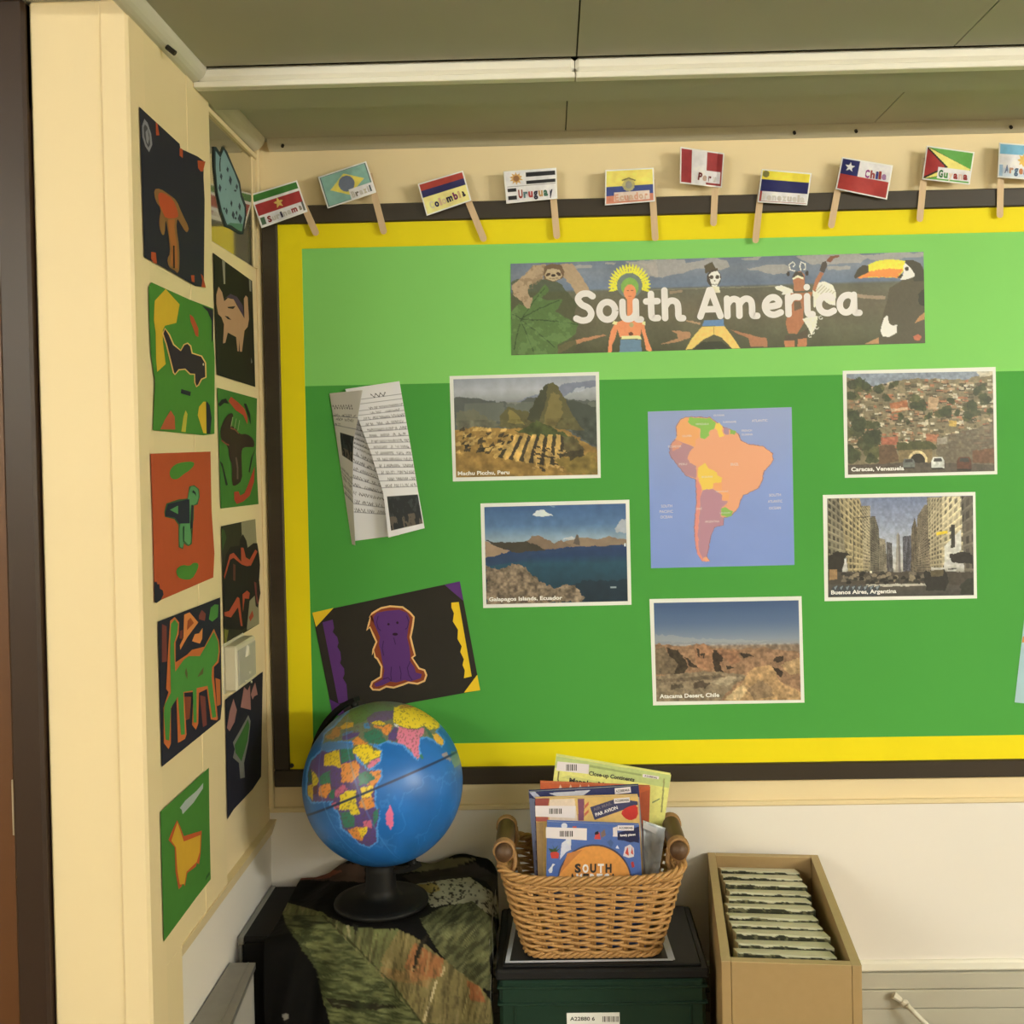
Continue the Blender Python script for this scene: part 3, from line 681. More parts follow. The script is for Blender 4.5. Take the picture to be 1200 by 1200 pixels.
for s, a, b, h in (('BRAZIL', (635, 468), (685, 466), 18), ('BOLIVIA', (450, 545), (520, 543), 12), ('PERU', (305, 465), (355, 463), 14), ('COLOMBIA', (325, 285), (385, 283), 14), ('VENEZUELA', (410, 208), (495, 206), 12), ('ECUADOR', (235, 352), (318, 350), 14), ('ARGENTINA', (470, 832), (562, 830), 14), ('CHILE', (412, 750), (450, 748), 14), ('PARAGUAY', (540, 638), (620, 636), 11), ('URUGUAY', (565, 775), (635, 772), 10),
                   ('SURINAME', (585, 195), (670, 193), 13), ('GUYANA', (525, 152), (595, 150), 12), ('FRENCH', (705, 250), (770, 248), 13), ('GUIANA', (705, 275), (775, 273), 13), ('ATLANTIC', (770, 188), (870, 185), 16), ('SOUTH', (880, 665), (955, 662), 18), ('ATLANTIC', (872, 705), (965, 702), 18), ('OCEAN', (880, 748), (955, 745), 18), ('SOUTH', (190, 735), (260, 733), 18), ('PACIFIC', (180, 770), (265, 768), 18), ('OCEAN', (185, 805), (260, 803), 18)):
    text(s, tM([a])[0], tM([b])[0], h / 5.4545, back(.0109), mt, mp, .0)

# ---- banner
A_, B_, C_ = T(590, 290, 6.6667), T(760, 290, 7.5), T(900, 290, 6.316)
bq = [(598.3, 309), (1082.3, 295), (1084.2, 402.2), (599.2, 416.4)]
bn = thing('title_banner', 'long South America banner with sloth, dancers and toucan, top of the board', 'banner', tuple(at_y(*bq[3], D - .0102)))
slab('print_paper', bq, back, .0102, .0005, white_card, bn)
P = Paint(bq, 640, 146, (82, 78, 62)); X, Y = P.X, P.Y
hgrad(P, [(0, (96, 104, 118)), (.12, (104, 110, 120)), (.3, (90, 100, 116)), (.33, (84, 82, 68)), (.55, (92, 84, 66)), (.8, (80, 78, 58)), (1, (66, 66, 46))])
n = fbm(X, Y, 26, 3); P.mul(.86 + .28 * n)
cl = (148, 140, 132)
for q in (B_([(-200, 130), (0, 110), (320, 100), (330, 140), (420, 120), (560, 90), (690, 110), (720, 170), (640, 200), (480, 180), (300, 220), (120, 260), (0, 260), (-60, 200)]), B_([(860, 190), (1000, 170), (1060, 150), (1200, 150), (1260, 190), (1200, 230), (1080, 240), (1000, 210)]), B_([(800, 95), (1000, 70), (960, 105), (830, 108)]),
          C_([(200, 70), (340, 50), (560, 45), (660, 40), (740, 80), (680, 110), (560, 120), (420, 130), (300, 120)]), C_([(430, 140), (610, 140), (600, 160), (440, 170)]), C_([(680, 60), (900, 40), (1150, 40), (1150, 70), (900, 90), (760, 90)]), A_([(530, 140), (690, 140), (680, 165), (560, 170)]), A_([(790, 120), (880, 112), (870, 140), (790, 135)]), A_([(1060, 130), (1200, 110), (1200, 230), (1150, 220), (1140, 170)])):
    P.fill(q, cl, .75, 2, 8)
P.fill(B_([(-60, 372), (1150, 335), (1150, 345), (-60, 380)]), (126, 120, 100), .7, .6)
P.fill(B_([(190, 385), (300, 372), (300, 395), (190, 412)]), (132, 112, 92), .9, 1); P.fill(C_([(660, 345), (870, 360), (870, 385), (660, 372)]), (140, 120, 100), .9, 1)
P.fill(A_([(430, 770), (500, 740), (560, 720), (780, 680), (800, 690), (620, 740), (540, 770), (450, 825), (420, 830)]), (166, 116, 84), .9, 1)
P.fill(B_([(100, 855), (260, 800), (250, 760), (200, 730), (370, 740), (370, 790), (260, 830)]), (158, 116, 84), .9, 1); P.fill(B_([(330, 640), (460, 660), (450, 680), (330, 650)]), (158, 126, 96), .9, 1)
P.fill(B_([(720, 725), (900, 770), (1040, 800), (1050, 870), (900, 870), (880, 800), (760, 745)]), (156, 104, 74), .9, 1)
# sloth and leaf
lf = A_([(62, 500), (120, 440), (200, 480), (240, 380), (330, 290), (360, 330), (300, 400), (360, 420), (460, 400), (440, 450), (400, 500), (500, 560), (590, 600), (560, 680), (500, 720), (420, 760), (420, 830), (280, 835), (62, 840)])
P.fill(A_([(60, 260), (160, 250), (420, 260), (560, 420), (560, 840), (60, 840)]), (66, 70, 46), .8, 3, 8)
P.fill(lf, (74, 96, 52), 1, 2, 6)
for a, b in (((130, 560), (580, 600)), ((130, 560), (440, 410)), ((140, 570), (400, 780)), ((140, 580), (240, 830)), ((140, 560), (320, 320)), ((140, 560), (80, 800)), ((130, 560), (64, 520))): P.fill(stroke(A_([a, ((a[0] + b[0]) / 2, (a[1] + b[1]) / 2 - 10), b]), 1.1), (42, 58, 34), .8, 1)
P.mix(P.mask(lf) & (fbm(X, Y, 9, 77) > .56), (92, 116, 66), .6)
fur = (150, 128, 102)
P.fill(A_([(62, 300), (160, 220), (230, 140), (330, 130), (310, 240), (200, 300), (190, 360), (225, 400), (210, 480), (180, 480), (150, 430), (80, 370)]), fur, 1, 1.5, 3)
P.fill(A_([(440, 130), (540, 130), (600, 210), (640, 280), (675, 340), (600, 370), (580, 385), (520, 290), (470, 230)]), fur, 1, 1.5, 3)
P.fill(A_([(310, 200), (320, 150), (380, 125), (450, 135), (475, 190), (465, 240), (390, 270), (320, 250)]), (96, 76, 56), 1, .5)
P.fill(A_([(322, 215), (345, 170), (390, 165), (440, 175), (458, 220), (440, 245), (390, 265), (335, 245)]), (160, 142, 112))
P.fill(ellipse(590 + 348 / 6.667, 290 + 212 / 6.667, 3.2, 1.8, 10, -.5), (62, 46, 34)); P.fill(ellipse(590 + 432 / 6.667, 290 + 208 / 6.667, 3, 1.8, 10, .5), (62, 46, 34)); P.fill(ellipse(590 + 390 / 6.667, 290 + 218 / 6.667, 2.6, 1.9, 10), (48, 38, 32))
P.fill(stroke(A_([(355, 240), (390, 246), (425, 238)]), .7), (80, 62, 46))
P.mix(P.mask(A_([(62, 300), (160, 220), (230, 140), (330, 130), (310, 240), (190, 360), (225, 400), (180, 480), (80, 370)])) & (fbm(X, Y, 4, 91) > .58), (118, 98, 76), .6)
# dancer one
hx, hy = 590 + 985 / 6.667, 290 + 300 / 6.667
for i in range(23):
    a = math.radians(-14 + i * 208 / 22); ca, sa = -math.cos(a), -math.sin(a)
    P.fill([(hx + ca * 13 - sa * 1.1, hy + sa * 13 + ca * 1.1), (hx + ca * 22 - sa * 1.6, hy + sa * 22 + ca * 1.6), (hx + ca * 25.5, hy + sa * 27), (hx + ca * 22 + sa * 1.6, hy + sa * 22 - ca * 1.6), (hx + ca * 13 + sa * 1.1, hy + sa * 13 - ca * 1.1)], (226, 190, 56))
P.fill(ellipse(hx, hy - .5, 15, 14.6, 24), (98, 108, 100)); P.fill(ellipse(hx + .3, hy + 1.2, 10.5, 10.8, 20), (112, 148, 70))
sk = (198, 124, 84)
P.fill(ellipse(hx + .4, hy + 7.5, 7.2, 9.4, 20), sk); P.fill(A_([(965, 390), (1015, 390), (1015, 560), (965, 560)]), sk)
P.fill(A_([(870, 590), (960, 560), (1040, 560), (1100, 590), (1110, 660), (1135, 740), (1160, 800), (1150, 818), (1115, 800), (1095, 700), (1075, 640), (1070, 700), (910, 700), (890, 640), (870, 720), (850, 760), (845, 822), (815, 822), (825, 720), (840, 650)]), sk)
P.fill(A_([(925, 690), (1070, 690), (1078, 715), (920, 715)]), (216, 196, 140)); P.fill(A_([(915, 722), (1075, 720), (1080, 820), (905, 826)]), (88, 112, 132)); P.fill(A_([(860, 575), (890, 580), (885, 605), (850, 600)]), (206, 190, 140)); P.fill(A_([(1085, 575), (1110, 580), (1110, 605), (1085, 605)]), (206, 190, 140)); P.fill(ellipse(590 + 1000 / 6.667, 290 + 605 / 6.667, 2.4, 2.8), (150, 140, 100)); P.fill(ellipse(590 + 995 / 6.667, 290 + 675 / 6.667, 2.8, 2.2), (96, 60, 42))
for dx in (-2.6, 2.6): P.fill(ellipse(hx + .4 + dx, hy + 5.5, 1.2, .6, 8), (84, 52, 36))
P.fill(ellipse(hx + .4, hy + 12.2, 1.9, .7, 8), (150, 74, 56))
# dancer two: top hat and painted face
P.fill(B_([(490, 160), (560, 125), (590, 185), (610, 180), (612, 200), (540, 215), (500, 230)]), (74, 66, 50)); P.fill(ellipse(760 + 575 / 7.5, 290 + 270 / 7.5, 8.4, 10.5), (62, 54, 44))
P.fill(B_([(530, 240), (560, 215), (605, 205), (625, 235), (632, 280), (610, 320), (600, 345), (560, 345), (545, 300)]), (228, 220, 190))
P.fill(ellipse(760 + 553 / 7.5, 290 + 262 / 7.5, 2.4, 2.4), (70, 62, 50)); P.fill(ellipse(760 + 606 / 7.5, 290 + 260 / 7.5, 2.4, 2.4), (70, 62, 50)); P.fill(B_([(577, 285), (585, 285), (588, 300), (574, 300)]), (70, 62, 50)); P.fill(stroke(B_([(555, 322), (582, 328), (606, 320)]), .7), (70, 62, 50))
P.fill(B_([(545, 345), (620, 345), (630, 400), (540, 400)]), (206, 196, 170), .9)
P.fill(B_([(490, 640), (660, 632), (665, 690), (470, 690)]), (84, 112, 146)); P.fill(B_([(470, 695), (665, 690), (720, 760), (770, 830), (805, 885), (735, 888), (640, 790), (575, 765), (480, 810), (380, 895), (325, 898), (380, 800), (440, 730)]), (204, 166, 92)); P.fill(B_([(380, 897), (480, 830), (640, 825), (720, 888)]), (44, 46, 34), .9, 1)
P.fill(stroke(B_([(575, 700), (575, 760)]), .9), (150, 116, 60))
# dancer three
P.fill(C_([(185, 235), (200, 180), (240, 175), (270, 200), (272, 320), (195, 325)]), (150, 100, 72)); P.fill(C_([(175, 225), (200, 180), (250, 180), (270, 225), (220, 215)]), (64, 58, 50)); P.fill(C_([(180, 228), (220, 205), (262, 222), (260, 236), (220, 222), (185, 240)]), (206, 194, 164))
for a in ([(200, 175), (165, 165), (155, 130), (185, 105), (200, 125), (185, 145)], [(245, 172), (235, 140), (245, 108), (275, 120), (278, 160), (262, 165)]): P.fill(stroke(C_(a), 1.3), (214, 206, 178))
P.fill(ellipse(900 + 150 / 6.3, 290 + 195 / 6.3, 2, 3), (54, 48, 44)); P.fill(ellipse(900 + 288 / 6.3, 290 + 190 / 6.3, 2, 3), (54, 48, 44))
wing = (222, 210, 176)
P.fill(C_([(50, 290), (100, 280), (180, 310), (190, 350), (100, 350), (110, 330), (60, 310)]), wing); P.fill(C_([(330, 320), (370, 260), (420, 250), (480, 280), (502, 330), (500, 430), (450, 420), (400, 380), (340, 450)]), wing)
for i in range(6): P.fill(stroke(C_([(350 + i * 20, 330 + i * 8), (400 + i * 18, 275 + i * 10)]), .5), (120, 106, 82))
P.fill(C_([(330, 310), (350, 240), (385, 180), (415, 190), (370, 270), (350, 330)]), (148, 98, 70)); P.fill(C_([(380, 170), (400, 110), (430, 100), (440, 130), (415, 190)]), (70, 62, 56)); P.fill(C_([(430, 100), (460, 65), (530, 55), (525, 72), (490, 80), (460, 112)]), (110, 70, 50))
P.fill(C_([(170, 340), (330, 330), (300, 420), (260, 470), (265, 560), (215, 640), (150, 635), (130, 560), (150, 480)]), (148, 96, 66)); P.fill(C_([(190, 400), (240, 395), (250, 450), (195, 470)]), (92, 76, 58)); P.fill(C_([(130, 650), (210, 645), (300, 600), (290, 680), (120, 690)]), (72, 64, 50)); P.fill(C_([(120, 690), (195, 690), (195, 735), (125, 738)]), (160, 104, 70)); P.fill(C_([(220, 680), (290, 670), (285, 733), (218, 735)]), (160, 104, 70))
P.fill(C_([(255, 530), (330, 500), (370, 510), (355, 590), (320, 650), (300, 600)]), wing); 
for q in ((390, 520, 12), (360, 590, 14), (330, 625, 14), (310, 655, 10)): P.fill(stroke(C_([(q[0] + q[2] * math.cos(a), q[1] + q[2] * math.sin(a)) for a in np.linspace(0, 5, 10)]), .8), wing)
# toucan
bk = (56, 52, 40)
P.fill(C_([(1020, 100), (1070, 90), (1130, 120), (1160, 170), (1165, 710), (820, 712), (835, 560), (880, 400), (900, 300), (980, 250), (1010, 230)]), (72, 66, 50), 1, .6); P.fill(C_([(1010, 95), (1070, 92), (1130, 125), (1158, 190), (1158, 250), (1080, 250)]), bk, 1, .4); P.fill(C_([(1110, 350), (1165, 300), (1165, 440), (1120, 420)]), (40, 38, 30), .8, 1.5)
P.fill(C_([(740, 130), (800, 100), (880, 88), (960, 90), (1015, 100), (1005, 170), (960, 225), (860, 222), (760, 222), (650, 228), (735, 190)]), (232, 186, 60))
lo = C_([(735, 185), (830, 160), (1000, 160), (960, 225), (860, 222), (760, 222), (650, 228)]); P.fill(lo, (214, 122, 60), 1, 1.6, 2)
P.fill(C_([(635, 215), (660, 165), (700, 130), (745, 135), (745, 185), (700, 205), (645, 232)]), (64, 58, 46)); P.fill(C_([(955, 222), (985, 195), (1000, 205), (985, 230)]), (48, 44, 36)); P.fill(C_([(1005, 130), (1018, 115), (1055, 150), (1088, 200), (1080, 218), (1020, 238), (975, 242), (1000, 205)]), (228, 220, 186)); P.fill(ellipse(900 + 1028 / 6.316, 290 + 158 / 6.316, 2.4, 2.5), (52, 46, 36))
P.fill(C_([(840, 580), (860, 520), (885, 500), (895, 560), (920, 578), (955, 572), (955, 630), (900, 662), (850, 660), (832, 620)]), (226, 216, 184)); P.fill(C_([(1120, 510), (1160, 480), (1160, 530), (1085, 560)]), (168, 120, 78), .9); P.fill(C_([(1075, 660), (1110, 640), (1140, 660), (1120, 690), (1085, 685)]), (170, 92, 66), .9); P.fill(C_([(715, 715), (820, 665), (818, 712)]), (170, 124, 86), .9)
P.mul(1.14 + .12 * fbm(X, Y, 2.5, 5, 2)); P.c = P.c * (1.0, 1.01, .91)
grid_mesh('printed_scene', back(.0108)(P.X, P.Y), P.lin(), gl, bn)
wl = mat('banner_lettering_white', alb((240, 228, 200)), .5)
def catmull(p, k=6):
    p = np.asarray(p, float)
    if len(p) < 3: return p
    q = np.vstack([2 * p[0] - p[1], p, 2 * p[-1] - p[-2]]); out = []
    for i in range(1, len(q) - 2):
        for t in np.linspace(0, 1, k, endpoint=False):
            out.append(.5 * (2 * q[i] + (q[i + 1] - q[i - 1]) * t + (2 * q[i - 1] - 5 * q[i] + 4 * q[i + 1] - q[i + 2]) * t * t + (3 * q[i] - q[i - 1] - 3 * q[i + 1] + q[i + 2]) * t ** 3))
    return np.array(out + [p[-1]])
TAIL = [(.47, .14), (.50, .05), (.60, .04)]
GLYPH = {   # rounded hand-lettered forms: strokes on a baseline of 0, capitals 1 high
    'S': (.64, [[(.55, .84), (.42, .93), (.24, .91), (.14, .76), (.24, .58), (.42, .46), (.50, .28), (.42, .10), (.24, .06), (.08, .13)]]),
    'o': (.64, [[(.31 + .22 * math.cos(a), .35 + .285 * math.sin(a)) for a in np.linspace(0, 2 * math.pi, 17)]]),
    'u': (.70, [[(.10, .63), (.10, .25), (.15, .10), (.27, .06), (.40, .13), (.47, .26)], [(.47, .63), (.47, .14)], TAIL]),
    't': (.48, [[(.20, .86), (.20, .20), (.25, .08), (.38, .07)], [(.06, .62), (.38, .62)]]),
    'h': (.70, [[(.10, .96), (.10, .06)], [(.10, .42), (.20, .58), (.33, .62), (.44, .54), (.47, .38), (.47, .14)], TAIL]),
    'A': (.66, [[(.06, .07), (.31, .92)], [(.35, .92), (.58, .07)], [(.18, .30), (.46, .30)]]),
    'm': (.98, [[(.10, .63), (.10, .06)], [(.10, .42), (.18, .56), (.29, .61), (.39, .54), (.41, .38), (.41, .06)], [(.41, .42), (.50, .56), (.61, .61), (.71, .54), (.74, .38), (.74, .14)], [(.74, .14), (.77, .05), (.87, .04)]]),
    'e': (.60, [[(.13, .33), (.30, .34), (.45, .38)], [(.45, .38), (.46, .50), (.36, .62), (.22, .60), (.11, .44), (.11, .24), (.20, .10), (.34, .06), (.50, .13)]]),
    'r': (.47, [[(.10, .63), (.10, .06)], [(.10, .40), (.18, .56), (.28, .62), (.38, .61)]]),
    'i': (.32, [[(.12, .63), (.12, .14)], [(.12, .14), (.15, .05), (.25, .04)], [(.12, .92), (.121, .925)]]),
    'c': (.54, [[(.45, .54), (.36, .62), (.22, .60), (.11, .44), (.11, .24), (.20, .10), (.34, .06), (.48, .13)]]),
    'a': (.66, [[(.44, .56), (.34, .63), (.20, .58), (.11, .42), (.11, .22), (.20, .08), (.32, .08), (.42, .20), (.46, .36)], [(.47, .63), (.47, .14)], TAIL])}
def banner_word(s_, p0, p1, h, off, r):
    adv = [GLYPH[c][0] for c in s_]; tot = sum(adv) - .06; p0, p1 = np.array(p0), np.array(p1); d = p1 - p0; up = np.array([d[1], -d[0]]) / np.linalg.norm(d); x = -.03; V = []; Fc = []; LV = []; lv = 0
    mp_ = lambda q: p0 + (q[0] / tot) * d + q[1] * h * up
    sx = np.linalg.norm(d) / tot / h
    for c in s_:
        for st in GLYPH[c][1]:
            pts = catmull(np.array(st) + (x, 0)) if len(st) > 2 else np.array(st, float) + (x, 0)
            pts = pts * (sx, 1); cap_ = []
            t0 = pts[1] - pts[0]; a0 = math.atan2(t0[1], t0[0]); t1 = pts[-1] - pts[-2]; a1 = math.atan2(t1[1], t1[0])
            tg = np.gradient(pts, axis=0); tg /= np.linalg.norm(tg, axis=1)[:, None] + 1e-9; nn = np.stack([-tg[:, 1], tg[:, 0]], 1)
            ring = [q for q in pts + nn * r] + [pts[-1] + r * np.array([math.cos(a1 + b), math.sin(a1 + b)]) for b in np.linspace(math.pi / 2, -math.pi / 2, 9)[1:-1]] + [q for q in (pts - nn * r)[::-1]] + [pts[0] + r * np.array([math.cos(a0 + b), math.sin(a0 + b)]) for b in np.linspace(-math.pi / 2, -3 * math.pi / 2, 9)[1:-1]]
            n = len(pts); m_ = len(ring); b0 = len(V); V += [mp_((q[0] / sx, q[1])) for q in ring]; lv += 1; LV += [lv] * m_
            L1 = list(range(0, n)); cap1 = list(range(n, n + 7)); L2 = list(range(n + 7, 2 * n + 7)); cap2 = list(range(2 * n + 7, m_))
            for i in range(n - 1): Fc.append([b0 + L1[i], b0 + L1[i + 1], b0 + L2[n - 2 - i], b0 + L2[n - 1 - i]][::-1])
            if c == 'o': continue
            Fc.append([b0 + k for k in [L1[-1]] + cap1 + [L2[0]]][::-1]); Fc.append([b0 + k for k in [L2[-1]] + cap2 + [L1[0]]][::-1])
        x += GLYPH[c][0]
    V = np.array(V); return link_mesh('lettering', back(off + np.array(LV) * 1.5e-5)(V[:, 0], V[:, 1]), Fc, wl, bn)
banner_word('South', (673.5, 378.0), (803.5, 374.2), 36, .0110, .106)
banner_word('America', (819.5, 373.6), (1008.5, 367.9), 36, .0110, .106)

# ================================================================== FLAGS
stick_m = wood('pale_lolly_stick_wood', tuple(alb((216, 186, 132))), tuple(alb((196, 164, 108))), (30, 30, 3), .6)
flag_m = pmat('flag_print', .6, .3)
W_, R_, G_, BL, Y_ = (226, 220, 196), (158, 50, 44), (60, 116, 46), (34, 36, 84), (232, 208, 60)
def uvp(q, u, v):
    q = [np.array(p) for p in q]; return tuple(q[0] * (1 - u) * (1 - v) + q[1] * u * (1 - v) + q[2] * u * v + q[3] * (1 - u) * v)
def flag(country, label, quad, s0, s1, paint, word, wpos, wh, wcols, curl=.004, hoist=None):
    base = at_y(*s1, D - .022)
    t = thing('paper_flag', label, 'flag', tuple(base), 'hand-coloured flags along the top of the board')
    P = Paint(quad, 96, 66, W_)
    paint(P)
    P.mul(.93 + .14 * fbm(P.X, P.Y, 6, len(label)))
    mrg = (P.u < .025) | (P.u > .975) | (P.v < .035) | (P.v > .965); P.mix(mrg, (232, 228, 206), 1)
    hs = hoist
    def off(u): d = np.abs(u - hs); return .0275 + curl * np.sin(d * 2.6) * 2 + curl * .8 * np.sin(d * 7)
    grid_mesh('flag_sheet', back(off(P.u))(P.X, P.Y), P.lin(), flag_m, t, back_off=np.array([0, .0004, 0]))
    # letters one by one
    (ua, va), (ub, vb) = wpos; n = len(word); wd = [1.5 if c in 'mw' else .55 if c in 'il' else 1.0 for c in word]; tot = sum(wd); acc = 0
    for i, ch in enumerate(word):
        f0 = acc / tot; f1 = (acc + wd[i] * .86) / tot; acc += wd[i]
        u0, v0 = ua + (ub - ua) * f0, va + (vb - va) * f0; u1, v1 = ua + (ub - ua) * f1, va + (vb - va) * f1
        uo = (u0 + u1) / 2
        text(ch, uvp(quad, u0, v0), uvp(quad, u1, v1), wh, back(float(off(np.array(uo))) + .0006), paper(wcols[i % len(wcols)]), t, .05, name='letter')
    # stick, rounded end, runs up behind the sheet
    a, b = np.array(s0, float), np.array(s1, float); d = (b - a) / np.linalg.norm(b - a); top = a - d * 26
    w = 3.9; nn = np.array([-d[1], d[0]])
    outl = [tuple(top + nn * w), tuple(b - d * w + nn * w)] + [tuple(b - d * w + nn * w * math.cos(th) + d * w * math.sin(th)) for th in np.linspace(.4, math.pi - .4, 6)] + [tuple(b - d * w - nn * w), tuple(top - nn * w)]
    slab('stick', outl, back, .0215, .002, stick_m, t)
    return t
def S(P, u0, u1, v0, v1, c, a=1.0): P.mix((P.u >= u0) & (P.u <= u1) & (P.v >= v0) & (P.v <= v1), c, a)
def star(P, quad, u, v, ru, c, n=5, inner=.42, sp=.66):
    pts = []
    for i in range(2 * n):
        a = -math.pi / 2 + math.pi * i / n; r = ru if i % 2 == 0 else ru * inner; pts.append(uvp(quad, u + r * math.cos(a) * sp, v + r * math.sin(a)))
    P.fill(pts, c)
BRN, FNT, GRN, DBL = (120, 54, 46), (196, 188, 160), (72, 98, 66), (52, 54, 80)
q = [(293, 228), (348, 211.3), (360.5, 248), (306.3, 267.5)]
def f1(P):
    S(P, .03, .97, .03, .24, (62, 118, 44)); S(P, .03, .97, .31, .66, R_); star(P, q, .5, .47, .17, (222, 188, 92)); S(P, .04, .13, .72, .93, GRN); S(P, .93, .97, .66, .93, (96, 100, 84))
flag('s', 'green, white and red Suriname flag on a stick, leftmost flag', q, (359.5, 249), (371.5, 276), f1, 'Suriname', ((.18, .91), (.93, .87)), 7, [(140, 56, 48), FNT, FNT, (60, 50, 60), FNT, FNT, (140, 56, 48), (150, 140, 110)], hoist=1)
q2 = [(372.5, 207.5), (429, 188.8), (441, 225.5), (383.8, 244.5)]
def f2(P):
    S(P, .03, .97, .03, .97, (88, 104, 92)); S(P, .05, .95, .06, .94, (132, 172, 142)); P.fill([uvp(q2, .5, .14), uvp(q2, .86, .47), uvp(q2, .5, .82), uvp(q2, .16, .5)], (226, 206, 84)); c = uvp(q2, .5, .46); P.fill(ellipse(*c, 9.5, 9.5), (112, 120, 122)); S(P, .5, .97, .66, .96, W_)
flag('b', 'green Brazil flag with yellow diamond on a stick, second flag from left', q2, (438.8, 228.8), (450.5, 274.5), f2, 'Brazil', ((.53, .92), (.94, .90)), 7, [FNT, (120, 112, 90), FNT, (200, 190, 150), FNT, (90, 100, 90)], hoist=1)
q3 = [(489.5, 215.5), (542.5, 200), (552.5, 235), (500, 253)]
def f3(P): P.c[:] = (236, 222, 128); S(P, 0, 1, 0, .24, (166, 62, 46)); S(P, 0, 1, .24, .46, (44, 42, 78)); P.mix(P.v > .965, (226, 212, 110))
flag('c', 'red, blue and yellow striped Colombia flag on a stick', q3, (549.5, 237.5), (568, 283), f3, 'Colombia', ((.13, .84), (.93, .78)), 8.5, [(216, 204, 150), (44, 42, 70), (216, 180, 130), (222, 196, 140), (46, 42, 56), (120, 50, 80), (206, 170, 110), (52, 44, 50)], hoist=1)
q4 = [(589.9, 200.8), (652, 196.5), (653.3, 232.8), (593.3, 238.7)]
def f4(P):
    S(P, .42, .97, .08, .22, (40, 38, 36)); S(P, .42, .97, .34, .46, (40, 38, 36)); S(P, .05, .22, .54, .66, (40, 38, 36)); S(P, .05, .22, .78, .90, (40, 38, 36)); star(P, q4, .23, .25, .2, (206, 160, 84), 10, .6); c = uvp(q4, .23, .25); P.fill(ellipse(*c, 3.6, 3.6), (150, 104, 60)); S(P, .05, .97, .485, .5, (120, 116, 104))
flag('u', 'white Uruguay flag with black stripes and small sun on a stick', q4, (648.8, 234.7), (652.8, 280), f4, 'Uruguay', ((.25, .86), (.93, .86)), 9.5, [(150, 66, 50), (90, 120, 110), (176, 70, 60), (56, 54, 60), (190, 150, 90), (70, 110, 80), (50, 46, 60)], hoist=1)
q5 = [(709.3, 199.2), (766, 196.5), (767.5, 236), (708.8, 240.8)]
def f5(P): S(P, .03, .97, .04, .49, (236, 216, 96)); S(P, .03, .97, .49, .74, (62, 76, 120)); S(P, .03, .97, .74, .96, (206, 130, 92)); c = uvp(q5, .48, .46); P.fill(ellipse(*c, 7.5, 7.5), (190, 178, 108), .9, 1, 2); P.fill(stroke([(c[0] - 8, c[1] - 5), (c[0], c[1] - 8), (c[0] + 8, c[1] - 5)], 1.5), (120, 112, 70)); P.fill(ellipse(*c, 4, 4.5), (150, 146, 120)); S(P, .18, .9, .66, .92, (224, 204, 170))
flag('e', 'yellow, blue and orange Ecuador flag with a crest on a stick', q5, (765.3, 236.5), (768, 282.5), f5, 'Ecuador', ((.2, .90), (.88, .88)), 8, [(214, 160, 120), (206, 170, 130)], hoist=1)
q6 = [(797.3, 172), (848.8, 179.5), (845.9, 220), (796.8, 214.7)]
def f6(P): S(P, 0, .27, 0, 1, (150, 50, 46)); S(P, .62, 1, 0, 1, (150, 50, 46)); S(P, .38, .94, .56, .9, W_)
flag('p', 'red and white Peru flag on a stick, highest above the frame', q6, (838, 219.5), (836, 265), f6, 'Peru', ((.42, .84), (.86, .86)), 8.5, [(110, 50, 46), (190, 160, 130), (110, 50, 46), FNT], curl=.005, hoist=.85)
q7 = [(892.6, 198), (951.2, 203), (945.9, 240.6), (887.5, 237)]
def f7(P): S(P, 0, 1, .02, .3, (236, 214, 62)); S(P, 0, 1, .3, .66, (34, 36, 80)); c = uvp(q7, .1, .14); P.fill(ellipse(*c, 4, 4), (130, 124, 60)); S(P, .02, .07, .66, .97, (166, 60, 50)); S(P, 0, 1, .95, 1, (150, 60, 50))
flag('v', 'yellow, blue and white Venezuela flag with faint letters on a stick', q7, (890.3, 237.8), (885, 285), f7, 'Venezuela', ((.08, .91), (.95, .91)), 8, [(206, 198, 170), (198, 188, 160)], hoist=0)
q8 = [(986.7, 184), (1046.5, 193.8), (1039.4, 234), (979, 221.6)]
def f8(P): S(P, 0, .36, 0, .5, (38, 40, 84)); S(P, 0, 1, .5, 1, (166, 56, 46)); star(P, q8, .19, .26, .15, (232, 228, 210)); 
flag('ch', 'Chile flag with white star on a blue square, on a stick', q8, (981.8, 222.2), (973.6, 267.5), f8, 'Chile', ((.5, .48), (.93, .44)), 9, [(140, 62, 110), (150, 70, 60), (60, 60, 110), (150, 60, 50), (160, 120, 140)], hoist=0)
q9 = [(1086, 170.6), (1142, 178.3), (1136.3, 216.5), (1080.5, 210.3)]
def f9(P):
    P.c[:] = (96, 160, 66); P.fill([uvp(q9, 0, 0), uvp(q9, 1, .55), uvp(q9, 0, 1)], (44, 40, 34)); P.fill([uvp(q9, .02, .03), uvp(q9, 1, .55), uvp(q9, .02, .97)], (236, 220, 110)); P.fill([uvp(q9, 0, 0), uvp(q9, .5, .55), uvp(q9, 0, 1)], (44, 40, 34)); P.fill([uvp(q9, 0, .05), uvp(q9, .44, .55), uvp(q9, 0, .93)], (160, 52, 46)); S(P, .3, .97, .58, .92, W_)
flag('g', 'green Guyana flag with yellow and red triangles on a stick', q9, (1082.4, 210.8), (1077.6, 260), f9, 'Guyana', ((.33, .87), (.95, .86)), 8.5, [(60, 110, 60), (84, 140, 70), (226, 200, 160), (150, 56, 50), (220, 190, 160), (140, 56, 50)], hoist=0)
q10 = [(1170.9, 167), (1228, 171), (1226, 212), (1168.9, 208)]
def f10(P): S(P, 0, 1, 0, .32, (120, 176, 182)); S(P, 0, 1, .72, 1, (206, 214, 206)); star(P, q10, .52, .46, .2, (222, 180, 80), 8, .6); S(P, .02, .1, .62, .95, (150, 176, 180))
